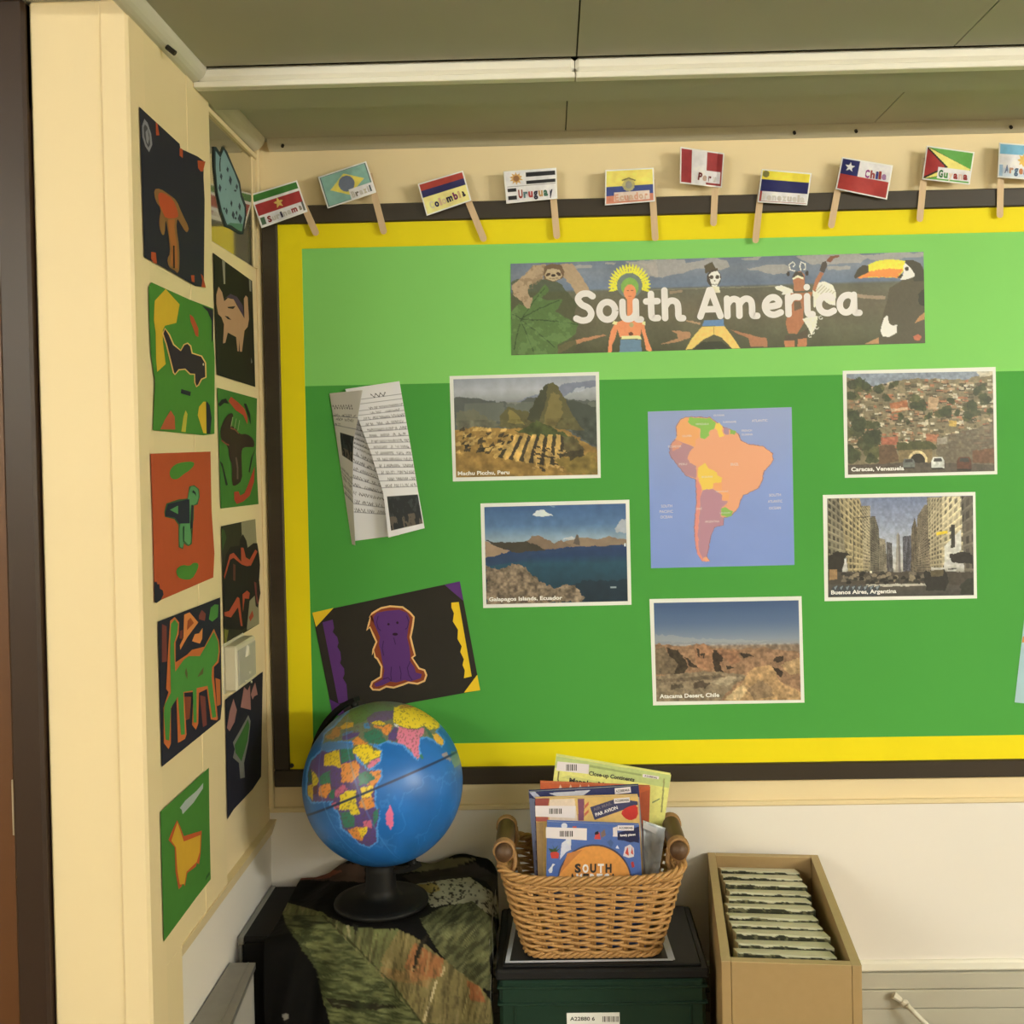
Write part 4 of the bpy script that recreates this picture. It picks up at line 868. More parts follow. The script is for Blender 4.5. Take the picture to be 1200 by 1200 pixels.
flag('a', 'light blue and white Argentina flag on a stick, cut by the right edge', q10, (1172.8, 208.6), (1171.7, 255.5), f10, 'Argentina', ((.14, .84), (.97, .86)), 9, [(110, 120, 130), (190, 140, 100), (90, 110, 120), (200, 130, 80)], hoist=0)

# ================================================================== OTHER THINGS ON THE BOARD
# folded hand-written leaflet
tW = T(340, 430, 5)
lw = thing('folded_worksheet', 'hand-written white leaflet with two curling flaps, left on the green', 'worksheet', tuple(at_y(*tW([(380, 1045)])[0], D - .0105)))
pw = pmat('worksheet_paper', .8, .2)
def lerp_edge(ed, v):
    ed = np.array(ed, float); t = np.linspace(0, 1, len(ed)); return np.stack([np.interp(v, t, ed[:, 0]), np.interp(v, t, ed[:, 1])], -1)
def flapsheet(name, le, re, offf, lines, title, pic, seed, W=90, H=200, base=(226, 222, 200)):
    v = np.linspace(0, 1, H); L = lerp_edge(tW(le), v); Rr = lerp_edge(tW(re), v); u = np.linspace(0, 1, W)
    PP = L[:, None] * (1 - u)[None, :, None] + Rr[:, None] * u[None, :, None]
    P = Paint([(0, 0), (1, 0), (1, 1), (0, 1)], W, H, base); U, V = np.meshgrid(u, v)
    rng = np.random.RandomState(seed)
    for (v0, a, b) in lines:
        y = v0 + .004 * np.sin(U * 40 + rng.uniform(0, 9)) * 0
        P.mix(np.abs(V - v0) < .0022, (120, 120, 116), .8)
        wv = np.abs(V - (v0 - .010) - .007 * np.sin(U * 150 + 6 * fbm(U * 60, V * 0 + v0 * 50, 3, seed))) < .0035
        gap = fbm(U * 40, V * 0 + v0 * 77, 2.0, seed + 3, 2) > .36
        P.mix(wv & gap & (U > a) & (U < b), (44, 42, 48), .85)
    for (v0, a, b) in title:
        P.mix((np.abs(V - v0 - .012 * np.sin(U * 70)) < .005) & (U > a) & (U < b), (52, 50, 54), .9)
    for (u0, u1, v0, v1) in pic:
        m = (U > u0) & (U < u1) & (V > v0) & (V < v1); nz = fbm(U * 60, V * 110, 5, seed)
        P.mix(m, (50, 52, 46)); P.mix(m & (V > v0 + .6 * (v1 - v0)) & (nz > .52), (110, 98, 76), .8); P.mix(m & (V < v0 + .6 * (v1 - v0)) & (nz > .55), (72, 74, 66), .6)
    C = alb(np.clip(P.c, 0, 255)); Pt = back(offf(U, V))(PP[..., 0], PP[..., 1])
    grid_mesh(name, Pt, C, pw, lw, back_off=np.array([0, .0004, 0]))
flapsheet('back_sheet', [(250, 170), (300, 450), (375, 1020)], [(500, 150), (600, 600), (640, 985)], lambda U, V: .0108 + 0 * U, [(.25 + i * .046, .1, .96) for i in range(14)], [], [], 3)
flapsheet('left_flap', [(230, 155), (268, 400), (300, 620), (362, 1040)], [(425, 135), (372, 440), (366, 700), (382, 1046)], lambda U, V: .0125 + .030 * U * (1 - .8 * V), [(.18, .05, .9), (.21, .05, .9), (.25, .05, .3)] + [(.62 + .035 * i, .1, .95) for i in range(5)], [(.11, .05, .75)], [(.25, .98, .30, .49)], 5, 60, 180, (206, 200, 172))
flapsheet('right_flap', [(322, 130), (395, 300), (470, 500), (545, 740), (575, 1000)], [(640, 83), (672, 270), (712, 500), (750, 730), (788, 945)], lambda U, V: .012 + .024 * np.sin((1 - U) * 1.4) * (.4 + .6 * V), [(.10, .1, .1), (.135, .1, .1)] + [(.19 + i * .0405, .12 if i > 1 else .3, .98) for i in range(14)], [(.085, .42, .7)], [(.10, .97, .77, .965)], 9, 100, 220)

# black dog collage
tD = T(340, 660, 4.615)
dg = thing('dog_collage', 'tilted black card with purple dog cut-out in orange outline, above the globe', 'artwork', tuple(at_y(*tD([(232, 830)])[0], D - .0102)))
slab('card', tD([(120, 268), (918, 98), (1028, 687), (232, 830)]), back, .0102, .001, paper((46, 42, 32), 1), dg)
Yc, Pc, Cr, Br = (236, 196, 36), (92, 52, 104), (236, 190, 110), (140, 66, 34)
for nm, poly, c in (('corner_piece', [(120, 268), (235, 242), (140, 345)], Yc), ('corner_piece', [(835, 117), (918, 98), (938, 205)], Pc), ('corner_piece', [(1012, 603), (1028, 687), (940, 700)], Yc), ('corner_piece', [(212, 735), (265, 762), (300, 815), (232, 830)], Pc),
                    ('wavy_strip', [(175, 320), (230, 305), (238, 350), (230, 372), (255, 400), (262, 430), (255, 452), (272, 480), (276, 520), (270, 540), (292, 570), (294, 600), (285, 622), (305, 655), (312, 745), (262, 760)], Pc),
                    ('wavy_strip', [(872, 213), (912, 210), (982, 612), (940, 622), (945, 580), (932, 550), (940, 520), (920, 480), (928, 450), (905, 410), (908, 360), (880, 315), (886, 270), (872, 240)], Yc)):
    slab(nm, tD(poly), back, .0112, .0003, paper(c), dg)
do = tD([(455, 258), (490, 238), (540, 228), (610, 233), (650, 262), (674, 290), (668, 340), (656, 400), (668, 450), (680, 500), (664, 512), (700, 565), (730, 575), (742, 605), (730, 640), (690, 657), (640, 650), (610, 662), (560, 678), (520, 672), (485, 690), (445, 688), (430, 668), (440, 640), (486, 612), (490, 560), (468, 520), (455, 510), (452, 480), (442, 500), (445, 465), (462, 425), (448, 395), (430, 350), (412, 366), (420, 330), (432, 290), (425, 295), (440, 268)])
slab('dog_outline', do, back, .0112, .0003, paper(Cr), dg); slab('dog_outline', inset(do, 2.2), back, .01151, .0003, paper(Br), dg)
dp = tD([(450, 292), (470, 268), (520, 258), (590, 252), (632, 268), (648, 300), (640, 345), (632, 400), (644, 450), (650, 500), (648, 530), (672, 562), (680, 592), (712, 600), (706, 622), (650, 640), (620, 632), (575, 645), (540, 640), (500, 660), (462, 668), (455, 652), (500, 628), (510, 580), (496, 520), (488, 470), (480, 440), (486, 400), (470, 362), (455, 330)])
slab('dog_cutout', dp, back, .01182, .0003, paper(Pc), dg)
for ln in ([(476, 285), (468, 320), (476, 352), (490, 366)], [(630, 284), (642, 318), (634, 348), (622, 358)], [(548, 560), (544, 600), (548, 636)], [(592, 556), (600, 596), (598, 630)], [(650, 530), (634, 566), (642, 606), (660, 632)], [(505, 420), (498, 460), (506, 500)], [(560, 402), (570, 440)], [(500, 628), (530, 618), (545, 636)]):
    slab('fur_line', stroke(tD(ln), .9), back, .01213, .0001, paper((58, 30, 70)), dg)
for c, rx, ry in ((tD([(532, 330)])[0], 1.4, 1.4), (tD([(580, 322)])[0], 1.4, 1.6), (tD([(568, 384)])[0], 3.2, 1.7)):
    slab('eye' if ry != 1.7 else 'nose', ellipse(*c, rx, ry, 12), back, .01213, .0002, paper((44, 22, 36)), dg)
# pale sheet at the right edge
ps = thing('blue_sheet', 'pale blue tilted paper sheet cut by the right edge', 'paper', tuple(at_y(1189, 823, D - .0105)))
slab('sheet', [(1189, 823), (1207.5, 662), (1330, 676), (1312, 837)], back, .0105, .0006, paper((168, 196, 178)), ps)
slab('orange_piece', [(1198.6, 746), (1206, 744), (1206, 752), (1197.6, 753)], back, .0111, .0003, paper((206, 140, 66)), ps)

# ================================================================== COLLAGES ON THE LEFT WALL
KL = .94
def collage(label, plane, sheet, col, pieces, base_i, name='collage'):
    X = XP if plane is LEFTP else XR
    b = left(X)(*sheet[base_i]); t = thing(name, label, 'artwork', tuple(b), 'collages on the left wall')
    if sheet is not None: slab('sheet', sheet, plane, .001, .0009, paper(col, KL), t)
    lay = {}
    for i, (nm, poly, c, lv) in enumerate(pieces):
        slab(nm, poly, plane, .0019 + .0004 * lv + .00001 * i, .0004, paper(c, KL), t)
    return t
NV, GN, OR = (34, 34, 40), (68, 122, 40), (168, 74, 36)
t1 = T(150, 120, 5.4545); mu = t1([(165, 555), (205, 550), (265, 590), (310, 625), (345, 710), (390, 800), (380, 832), (365, 825), (330, 765), (315, 740), (308, 800), (328, 920), (330, 1060), (318, 1095), (300, 1075), (290, 1070), (260, 1050), (250, 1000), (270, 965), (262, 870), (250, 790), (240, 745), (235, 840), (220, 852), (200, 800), (200, 740), (212, 680), (175, 630)])
wz = (132, 130, 120)
collage('navy sheet with orange mushroom-shaped figure and white scribble, top of left wall', LEFTP, t1([(73, 28), (330, 265), (335, 295), (445, 345), (485, 375), (483, 480), (490, 620), (485, 1180), (430, 1175), (280, 1085), (105, 990)]), NV,
        [('chalk_ring', t1([(105, 105), (125, 130), (148, 200), (155, 270), (135, 318), (110, 280), (92, 220), (90, 150)]), wz, 0), ('chalk_ring', t1([(108, 140), (122, 155), (138, 210), (142, 270), (130, 290), (115, 260), (103, 215), (100, 160)]), (70, 70, 66), 1), ('chalk_ring', t1([(112, 190), (125, 170), (135, 230), (128, 270), (118, 250)]), wz, 2)]
        + [('paper_or_sheen_piece', t1(q), OR, 0) for q in ([(178, 125), (190, 140), (200, 210), (180, 210)], [(330, 290), (350, 300), (350, 355), (330, 340)], [(445, 370), (495, 378), (480, 440), (465, 442), (448, 420)], [(148, 955), (178, 960), (185, 1030), (165, 1025), (148, 1000)], [(402, 1105), (425, 1105), (425, 1150), (408, 1145)], [(465, 1095), (480, 1110), (498, 1185), (470, 1180), (475, 1140)])]
        + [('figure_cutout', smooth_poly(mu), (128, 92, 46), 0), ('figure_cutout', smooth_poly(t1([(190, 580), (225, 575), (290, 620), (320, 700), (320, 740), (240, 742), (222, 700), (200, 650)])), (172, 74, 36), 1), ('figure_cutout', t1([(255, 750), (300, 745), (296, 800), (312, 900), (318, 1060), (300, 1060), (285, 1050), (270, 1040), (278, 930), (265, 850)]), (158, 96, 42), 1), ('slit', t1([(288, 915), (298, 915), (300, 1060), (290, 1060)]), (40, 30, 26), 2)], -1)
t2 = T(160, 320, 6); cr = t2([(200, 385), (235, 430), (265, 500), (310, 540), (330, 500), (360, 488), (385, 510), (395, 560), (460, 580), (490, 630), (492, 735), (460, 750), (440, 790), (420, 803), (405, 770), (405, 715), (375, 715), (340, 680), (300, 685), (270, 718), (255, 700), (235, 620), (205, 500), (180, 425)])
collage('green sheet with dark dinosaur cut-out and big yellow patch, second down in left column', LEFTP, t2([(85, 100), (105, 65), (370, 185), (540, 250), (540, 460), (550, 600), (548, 1130), (470, 1140), (115, 1105), (130, 760), (100, 560), (90, 330)]), GN,
        [('paper_or_sheen_piece', t2(q), c, 0) for q, c in (([(205, 112), (303, 220), (280, 350), (200, 370), (185, 400), (185, 480), (205, 640), (145, 695), (138, 600), (135, 420), (122, 330), (128, 195)], (200, 164, 40)), ([(375, 290), (400, 310), (435, 390), (435, 450), (415, 440), (400, 390), (380, 340)], OR), ([(460, 228), (540, 258), (540, 460), (528, 490), (530, 340), (500, 270)], NV), ([(315, 815), (382, 835), (378, 865), (312, 845)], NV), ([(240, 965), (268, 1010), (272, 1100), (168, 1098), (200, 1030)], (166, 80, 44)), ([(345, 965), (358, 990), (345, 1118), (315, 1115), (330, 1010)], (176, 164, 52)), ([(470, 905), (488, 905), (492, 1128), (470, 1125), (430, 1000), (440, 940)], (200, 164, 40)), ([(490, 895), (515, 930), (528, 1020), (518, 1130), (494, 1130)], NV))]
        + [('dinosaur_outline', cr, (214, 170, 90), 1), ('dinosaur_cutout', inset(cr, 1.6), (44, 34, 38), 2), ('eye', ellipse(*t2([(470, 642)])[0], .8, 1.6, 8), (206, 196, 150), 3)], 8)
t3 = T(160, 520, 6)
collage('orange-red sheet with small green and black bird-like figure, left column', LEFTP, t3([(98, 70), (520, 55), (528, 470), (548, 770), (540, 940), (180, 1095), (128, 1115), (115, 560)]), OR,
        [('paper_or_sheen_piece', smooth_poly(t3([(235, 185), (270, 145), (330, 128), (400, 125), (408, 150), (370, 190), (330, 215), (290, 250), (250, 250), (232, 220)])), GN, 0), ('paper_or_sheen_piece', smooth_poly(t3([(275, 885), (320, 850), (375, 860), (400, 835), (438, 840), (430, 885), (390, 955), (330, 955), (290, 940)])), GN, 0), ('paper_or_sheen_piece', t3([(125, 975), (140, 970), (148, 990), (160, 985), (165, 1020), (185, 1030), (190, 1060), (170, 1100), (140, 1120), (128, 1115)]), NV, 0),
         ('figure_outline', t3([(370, 300), (405, 290), (440, 318), (445, 372), (430, 428), (404, 435), (404, 520), (390, 610), (372, 605), (372, 570), (392, 650), (390, 705), (365, 722), (345, 710), (335, 700), (327, 742), (296, 728), (294, 570), (265, 530), (200, 515), (195, 480), (210, 420), (298, 390), (358, 385)]), (62, 88, 46), 0),
         ('figure_cutout', smooth_poly(t3([(375, 305), (405, 297), (433, 322), (438, 370), (422, 422), (398, 430), (385, 520), (375, 560), (385, 650), (382, 700), (365, 712), (345, 690), (335, 680), (325, 735), (302, 722), (302, 560), (330, 540), (360, 390)])), (84, 138, 76), 1), ('figure_cutout', t3([(300, 405), (372, 390), (374, 560), (300, 562), (270, 520), (205, 510), (205, 480), (222, 425)]), (36, 38, 44), 2), ('figure_cutout', t3([(235, 465), (292, 435), (292, 495)]), (84, 138, 76), 3), ('figure_line', t3([(386, 430), (400, 430), (395, 590), (378, 600)]), (36, 40, 40), 3), ('figure_line', t3([(398, 325), (415, 340), (420, 370), (408, 350), (392, 342)]), (36, 40, 40), 3), ('figure_line', t3([(328, 580), (336, 580), (336, 690), (330, 690)]), (36, 60, 40), 3)], 6)
t4 = T(170, 690, 5.4545)
co = t4([(160, 205), (190, 180), (218, 215), (215, 290), (195, 340), (195, 470), (270, 420), (300, 390), (380, 370), (440, 255), (472, 330), (478, 400), (470, 470), (440, 500), (440, 560), (465, 830), (460, 840), (420, 835), (395, 640), (345, 665), (340, 860), (325, 900), (300, 870), (310, 660), (250, 665), (265, 930), (255, 960), (210, 985), (200, 690), (165, 765), (165, 990), (150, 1025), (120, 985), (118, 760), (150, 660), (135, 640), (150, 350)])
cg = t4([(165, 225), (190, 195), (212, 225), (205, 285), (185, 350), (193, 530), (250, 450), (280, 430), (350, 430), (440, 275), (468, 340), (470, 400), (462, 460), (430, 500), (425, 560), (455, 820), (430, 825), (400, 620), (330, 635), (330, 855), (310, 855), (305, 650), (245, 660), (255, 930), (230, 935), (210, 690), (165, 760), (155, 970), (132, 965), (120, 800), (125, 740), (165, 665), (160, 400)])
MR = (112, 56, 44)
collage('dark sheet with tall green cat cut-out edged in orange, left column', LEFTP, t4([(82, 210), (480, 55), (492, 740), (482, 835), (108, 1138)]), NV,
        [('paper_or_sheen_piece', t4(q), c, 0) for q, c in (([(108, 225), (138, 240), (140, 465), (108, 470)], MR), ([(345, 170), (362, 135), (388, 160), (382, 205), (345, 195)], MR), ([(420, 120), (445, 100), (470, 102), (465, 180), (430, 210), (408, 195)], (70, 124, 50)), ([(250, 165), (285, 150), (340, 215), (270, 310), (225, 390), (222, 360), (245, 315)], (206, 126, 60)), ([(318, 290), (345, 285), (368, 250), (365, 320), (350, 350), (300, 335)], (206, 126, 60)), ([(450, 570), (480, 580), (482, 740), (460, 750)], (176, 96, 44)), ([(222, 270), (242, 262), (238, 320), (220, 318)], MR), ([(250, 690), (295, 690), (285, 830), (260, 840)], (124, 62, 36)), ([(350, 680), (385, 690), (395, 870), (370, 885)], MR))]
        + [('paper_or_sheen_piece', t4([(272, 205), (290, 185), (312, 218), (268, 265)]), (150, 74, 34), 1), ('cat_outline', co, (186, 100, 46), 1), ('cat_cutout', cg, (70, 130, 50), 2), ('eye', t4([(262, 500), (272, 540), (270, 580), (255, 540)]), (92, 84, 44), 3), ('eye', t4([(375, 500), (370, 545), (335, 565), (350, 535)]), (92, 84, 44), 3)], 4)
t5 = T(170, 890, 5.4545)
lo_ = t5([(205, 388), (225, 430), (248, 490), (362, 455), (355, 600), (345, 670), (330, 660), (325, 685), (270, 725), (255, 810), (240, 790), (235, 810), (215, 830), (195, 720), (190, 560), (150, 515), (175, 450)])
collage('green sheet with yellow llama cut-out and white sliver, lowest on left wall', LEFTP, t5([(98, 335), (408, 52), (412, 400), (420, 765), (330, 880), (120, 1165)]), (64, 116, 40),
        [('paper_or_sheen_piece', t5([(372, 150), (370, 185), (310, 275), (240, 350), (235, 322), (222, 310), (260, 260), (330, 200)]), (156, 164, 140), 0), ('llama_outline', lo_, (176, 80, 36), 0), ('llama_cutout', t5([(207, 402), (222, 445), (248, 525), (355, 482), (350, 590), (330, 655), (265, 718), (253, 795), (222, 800), (207, 710), (197, 560), (168, 520), (187, 460)]), (196, 152, 40), 1), ('paper_or_sheen_piece', t5([(412, 715), (414, 735), (385, 775), (392, 745)]), (40, 80, 34), 0)], 5)
t6 = T(240, 120, 6.6667)
bo = t6([(66, 345), (90, 348), (125, 400), (146, 343), (175, 385), (240, 540), (275, 620), (290, 720), (322, 800), (325, 880), (302, 1030), (275, 1030), (200, 985), (160, 970), (120, 850), (90, 700), (70, 500)])
bt = t6([(84, 378), (122, 432), (148, 370), (168, 410), (232, 550), (265, 640), (280, 740), (310, 820), (312, 880), (290, 1008), (262, 1000), (210, 962), (175, 955), (135, 850), (102, 700), (86, 520)])
collage('pale blue spotted cat-head cut-out with black edge on the glazed panel', LEFTC, bo, (40, 52, 46), [('face', bt, (122, 152, 138), 0), ('face', t6([(175, 955), (210, 962), (262, 1000), (290, 1008), (298, 950), (200, 940)]), (84, 124, 92), 1), ('ear_line', stroke(t6([(122, 432), (118, 480), (120, 540)]), 1.2), (44, 52, 48), 1)]
        + [('spot', t6([(x - w, y), (x - w * .2, y - h), (x + w, y - h * .2), (x + w * .3, y + h)]), (54, 66, 68), 1) for x, y, w, h in ((178, 525, 10, 24), (128, 580, 10, 30), (200, 610, 12, 40), (118, 670, 12, 34), (250, 660, 10, 26), (238, 690, 12, 10), (165, 680, 4, 6), (208, 790, 8, 28), (170, 850, 10, 30), (152, 830, 8, 12), (272, 815, 10, 34), (222, 880, 12, 34), (248, 865, 8, 22), (275, 910, 18, 40), (240, 905, 10, 12))], 11, 'cat_cutout')
t7 = T(240, 290, 6.6667)
dgp = t7([(108, 305), (135, 350), (152, 420), (180, 395), (225, 405), (250, 450), (310, 555), (305, 400), (320, 375), (335, 390), (345, 560), (335, 620), (310, 650), (290, 815), (274, 812), (270, 720), (265, 812), (255, 810), (245, 700), (180, 665), (160, 745), (142, 750), (150, 600), (130, 545), (105, 520), (90, 440), (90, 370)])
collage('black sheet with pinkish cat-like animal cut-out, top of right-hand column', LEFTR, t7([(65, 42), (370, 262), (382, 640), (395, 1090), (95, 995), (78, 520)]), (34, 32, 22), [('paper_or_sheen_piece', t7([(135, 98), (158, 112), (160, 285), (148, 285)]), (140, 132, 102), 0), ('paper_or_sheen_piece', t7([(345, 248), (362, 260), (362, 345), (350, 340)]), (132, 128, 104), 0), ('paper_or_sheen_piece', t7([(160, 395), (200, 362), (250, 385), (295, 450), (312, 560), (300, 545), (250, 440), (215, 398)]), (72, 56, 66), 0), ('animal_cutout', dgp, (172, 132, 92), 1), ('eye', t7([(175, 465), (240, 458), (222, 480), (185, 475)]), (40, 30, 26), 2), ('eye', t7([(155, 533), (182, 540), (207, 566), (180, 560)]), (40, 30, 26), 2), ('paper_or_sheen_piece', t7([(362, 858), (371, 898), (362, 906)]), (132, 128, 104), 0)], 4)
t8 = T(240, 440, 6.6667)
collage('green sheet with dark brown long-necked dinosaur cut-out, right-hand column', LEFTR, t8([(97, 95), (408, 180), (400, 600), (420, 1005), (125, 1040)]), (62, 112, 40), [('paper_or_sheen_piece', t8(q), c, 0) for q, c in (([(185, 200), (205, 165), (260, 210), (310, 260), (335, 330), (332, 380), (300, 310), (240, 270)], (160, 62, 36)), ([(105, 225), (130, 190), (165, 180), (188, 220), (150, 215), (118, 245)], (32, 34, 28)), ([(305, 220), (325, 220), (355, 300), (360, 390), (340, 320)], (32, 34, 28)), ([(115, 665), (140, 690), (180, 855), (165, 860), (135, 720)], (32, 34, 28)), ([(395, 565), (375, 640), (350, 760), (342, 750), (365, 640)], (32, 34, 28)), ([(390, 710), (385, 830), (350, 940), (300, 985), (250, 1005), (230, 970), (230, 910), (265, 905), (275, 940), (310, 920), (340, 850)], (160, 58, 36)))]
        + [('dinosaur_cutout', smooth_poly(t8([(215, 290), (225, 320), (205, 390), (240, 410), (270, 460), (330, 455), (385, 500), (388, 560), (360, 560), (300, 560), (285, 600), (290, 700), (292, 820), (240, 865), (212, 855), (215, 700), (190, 640), (185, 555), (125, 500), (120, 420), (150, 350), (180, 305)])), (50, 38, 28), 1), ('back_stripe', stroke(t8([(130, 505), (160, 530), (190, 545)]), 1.6), (124, 70, 44), 2), ('back_stripe', stroke(t8([(200, 410), (240, 425), (265, 455)]), 1.2), (124, 70, 44), 2), ('back_stripe', stroke(t8([(244, 640), (256, 720), (256, 810)]), 1.8), (96, 76, 60), 2)]
        + [('spine', stroke(t8([(x, 400 + k * 16), (x + 14, 325 + k * 12)]), 1.0), (120, 140, 80), 2) for k, x in enumerate((205, 232, 258))], 4)
t9 = T(240, 590, 6.6667)
collage('dark glossy sheet with black and orange spiky-backed animal, below the green one', LEFTR, t9([(128, 178), (395, 122), (412, 420), (425, 940), (155, 1105), (140, 640)]), (48, 46, 30), [('paper_or_sheen_piece', t9([(285, 148), (395, 122), (412, 420), (425, 940), (330, 990), (330, 760), (380, 700), (330, 330), (290, 260)]), (134, 126, 88), 0), ('paper_or_sheen_piece', t9([(130, 195), (155, 210), (170, 270), (150, 330), (135, 380)]), (56, 74, 36), 0), ('paper_or_sheen_piece', t9([(150, 980), (185, 990), (170, 1085), (155, 1098)]), (110, 106, 40), 0),  # large pale right-hand piece is a reflection on the gloss, put in as colour
        ('animal_cutout', t9([(150, 520), (165, 400), (200, 340), (270, 330), (275, 280), (298, 240), (325, 290), (335, 345), (380, 310), (410, 310), (425, 400), (432, 480), (425, 600), (435, 700), (415, 815), (398, 800), (390, 720), (350, 760), (330, 960), (290, 990), (150, 975)]), (30, 28, 24), 1), ('outline_strip', t9([(150, 570), (195, 400), (225, 385), (285, 455), (282, 345), (302, 345), (320, 420), (350, 440), (395, 360), (412, 375), (360, 485), (330, 490), (290, 478), (225, 425), (198, 440), (155, 590)]), (160, 70, 42), 2), ('outline_strip', t9([(150, 850), (190, 840), (255, 730), (270, 740), (295, 960), (280, 955), (260, 810), (205, 890), (155, 880)]), (160, 70, 42), 2), ('outline_strip', t9([(295, 710), (330, 680), (352, 700), (345, 745), (312, 742), (298, 850)]), (160, 70, 42), 2), ('outline_strip', t9([(345, 890), (372, 835), (382, 880), (355, 922)]), (150, 66, 38), 2), ('outline_strip', t9([(385, 610), (402, 620), (408, 720), (420, 780), (410, 790), (394, 700)]), (110, 56, 46), 2), ('outline_strip', t9([(222, 470), (240, 480), (238, 605), (222, 600)]), (88, 50, 38), 2)], 4)
t10 = T(250, 730, 5)
collage('navy sheet with green leaf cut-out and pink scraps, below the switch box', LEFTR, t10([(70, 450), (290, 285), (280, 900), (230, 975), (120, 1092), (83, 1150)]), (30, 30, 36), [('paper_or_sheen_piece', t10(q), (150, 104, 88), 0) for q in ([(118, 445), (138, 510), (125, 580), (95, 635), (80, 615), (95, 520)], [(180, 375), (200, 395), (215, 365), (220, 510), (160, 495)], [(245, 348), (260, 420), (240, 430), (230, 450), (220, 420), (228, 390)])]
        + [('leaf_outline', t10([(205, 540), (218, 575), (205, 700), (180, 820), (185, 905), (158, 912), (150, 820), (115, 790), (125, 740), (115, 700), (150, 640)]), (120, 116, 96), 0), ('leaf_cutout', t10([(203, 565), (212, 600), (200, 690), (165, 812), (130, 760), (125, 715), (160, 650)]), (56, 100, 40), 1)], 5)
# switch box
XS = XR + .026
s0 = at_x(277, 757, XS); s1 = at_x(299, 745, XS); s2 = at_x(278, 811, XS)
zt, zb = (float(s0[2]) + float(s1[2])) / 2, float(s2[2])
sw = thing('switch_box', 'off-white plastic switch box on the left wall between dark collages', 'switch', (XR, float(s0[1]), zb))
plw = mat('off_white_plastic', (.66, .62, .50), .4, .45)
MB().bbox(XR + .003, XS, float(s0[1]), float(s1[1]), zb, zt, .003).build('box', plw, sw)
MB().bbox(XR + .0005, XR + .004, float(s0[1]) - .004, float(s1[1]) + .004, zb - .004, zt + .004, .001).build('back_plate', plw, sw)
gpl = mat('grey_switch_face', (.42, .41, .38), .35, .5)
MB().bbox(XS, XS + .002, float(s0[1]) + .006, float(s1[1]) - .006, zb + .008, zt - .008, .001).build('face_plate', gpl, sw)
ym = (float(s0[1]) + float(s1[1])) / 2; zm = (zt + zb) / 2
mm = MB().add([(XS + .002, ym - .014, zm + .012), (XS + .002, ym + .008, zm + .012), (XS + .002, ym - .003, zm + .034), (XS + .006, ym - .010, zm + .014), (XS + .006, ym + .004, zm + .014), (XS + .006, ym - .003, zm + .029)], [(3, 4, 5), (0, 1, 4, 3), (1, 2, 5, 4), (2, 0, 3, 5)]); mm.build('face_highlight', plw, sw)  # raised pale triangle shaped as the highlight on the face, not a control
for dy, dz in ((-.015, -.03), (.012, -.02), (.018, -.038)): MB().tube([(XS + .002, ym + dy, zm + dz), (XS + .004, ym + dy, zm + dz)], .0022, 8).build('screw', plw, sw)

# ================================================================== LOW BENCH (carries everything below the board)
ZB = .45
bench = thing('low_bench', 'low wooden bench under the boxes along the back wall', 'bench', (.05, 1.85, 0))
bw = wood('bench_wood', (.30, .19, .09), (.22, .13, .06), (2, 20, 20))
MB().bbox(-.455, .62, 1.56, 2.135, ZB - .03, ZB, .004).build('top', bw, bench)
for x in (-.42, .58):
    for y in (1.62, 2.06): MB().bbox(x - .025, x + .025, y - .025, y + .025, 0, ZB - .031, .003).build('leg', bw, bench)

# ---- MDF box with booklets
ra = -math.radians(5.6)
pc = at_z(926, 1130, .808)
bx0 = .355; L_ = .462; Wd = .212; zr = .808; y0 = float(pc[1]) + .003; cx = float(pc[0]) + .002
mdf = wood('raw_mdf_board', (.40, .27, .125), (.36, .24, .105), (12, 12, 12), .75); mdf2 = wood('mdf_cut_edge', (.56, .42, .22), (.50, .37, .19), (12, 12, 12), .8)
mb_ = thing('card_box', 'open narrow MDF box filled with upright folders, right of the basket', 'box', (cx, y0, ZB))
RC = (cx, y0)
wl_ = .0145
def mpart(nm, a, m): return MB().bbox(*a, .0008).rot(RC, ra).build(nm, m, mb_)
hw = Wd / 2
mpart('side_panel', (cx - hw, cx - hw + wl_, y0 + .0005, y0 + L_, ZB, zr - .001), mdf); mpart('side_panel', (cx + hw - wl_, cx + hw, y0 + .0005, y0 + L_, ZB, zr - .001), mdf)
mpart('front_panel', (cx - hw + wl_ + .0006, cx + hw - wl_ - .0006, y0, y0 + wl_, ZB, zr - .001), mdf); mpart('rear_panel', (cx - hw + wl_ + .0006, cx + hw - wl_ - .0006, y0 + L_ - wl_, y0 + L_, ZB, zr - .001), mdf)
mpart('base_panel', (cx - hw + wl_ + .001, cx + hw - wl_ - .001, y0 + wl_ + .001, y0 + L_ - wl_ - .001, ZB + .002, ZB + .014), mdf)
for a in ((cx - hw, cx - hw + wl_, y0, y0 + L_), (cx + hw - wl_, cx + hw, y0, y0 + L_), (cx - hw + wl_ + .0005, cx + hw - wl_ - .0005, y0, y0 + wl_), (cx - hw + wl_ + .0005, cx + hw - wl_ - .0005, y0 + L_ - wl_, y0 + L_)):
    MB().box(a[0], a[1], a[2], a[3], zr - .0009, zr).rot(RC, ra).build('top_edge', mdf2, mb_)
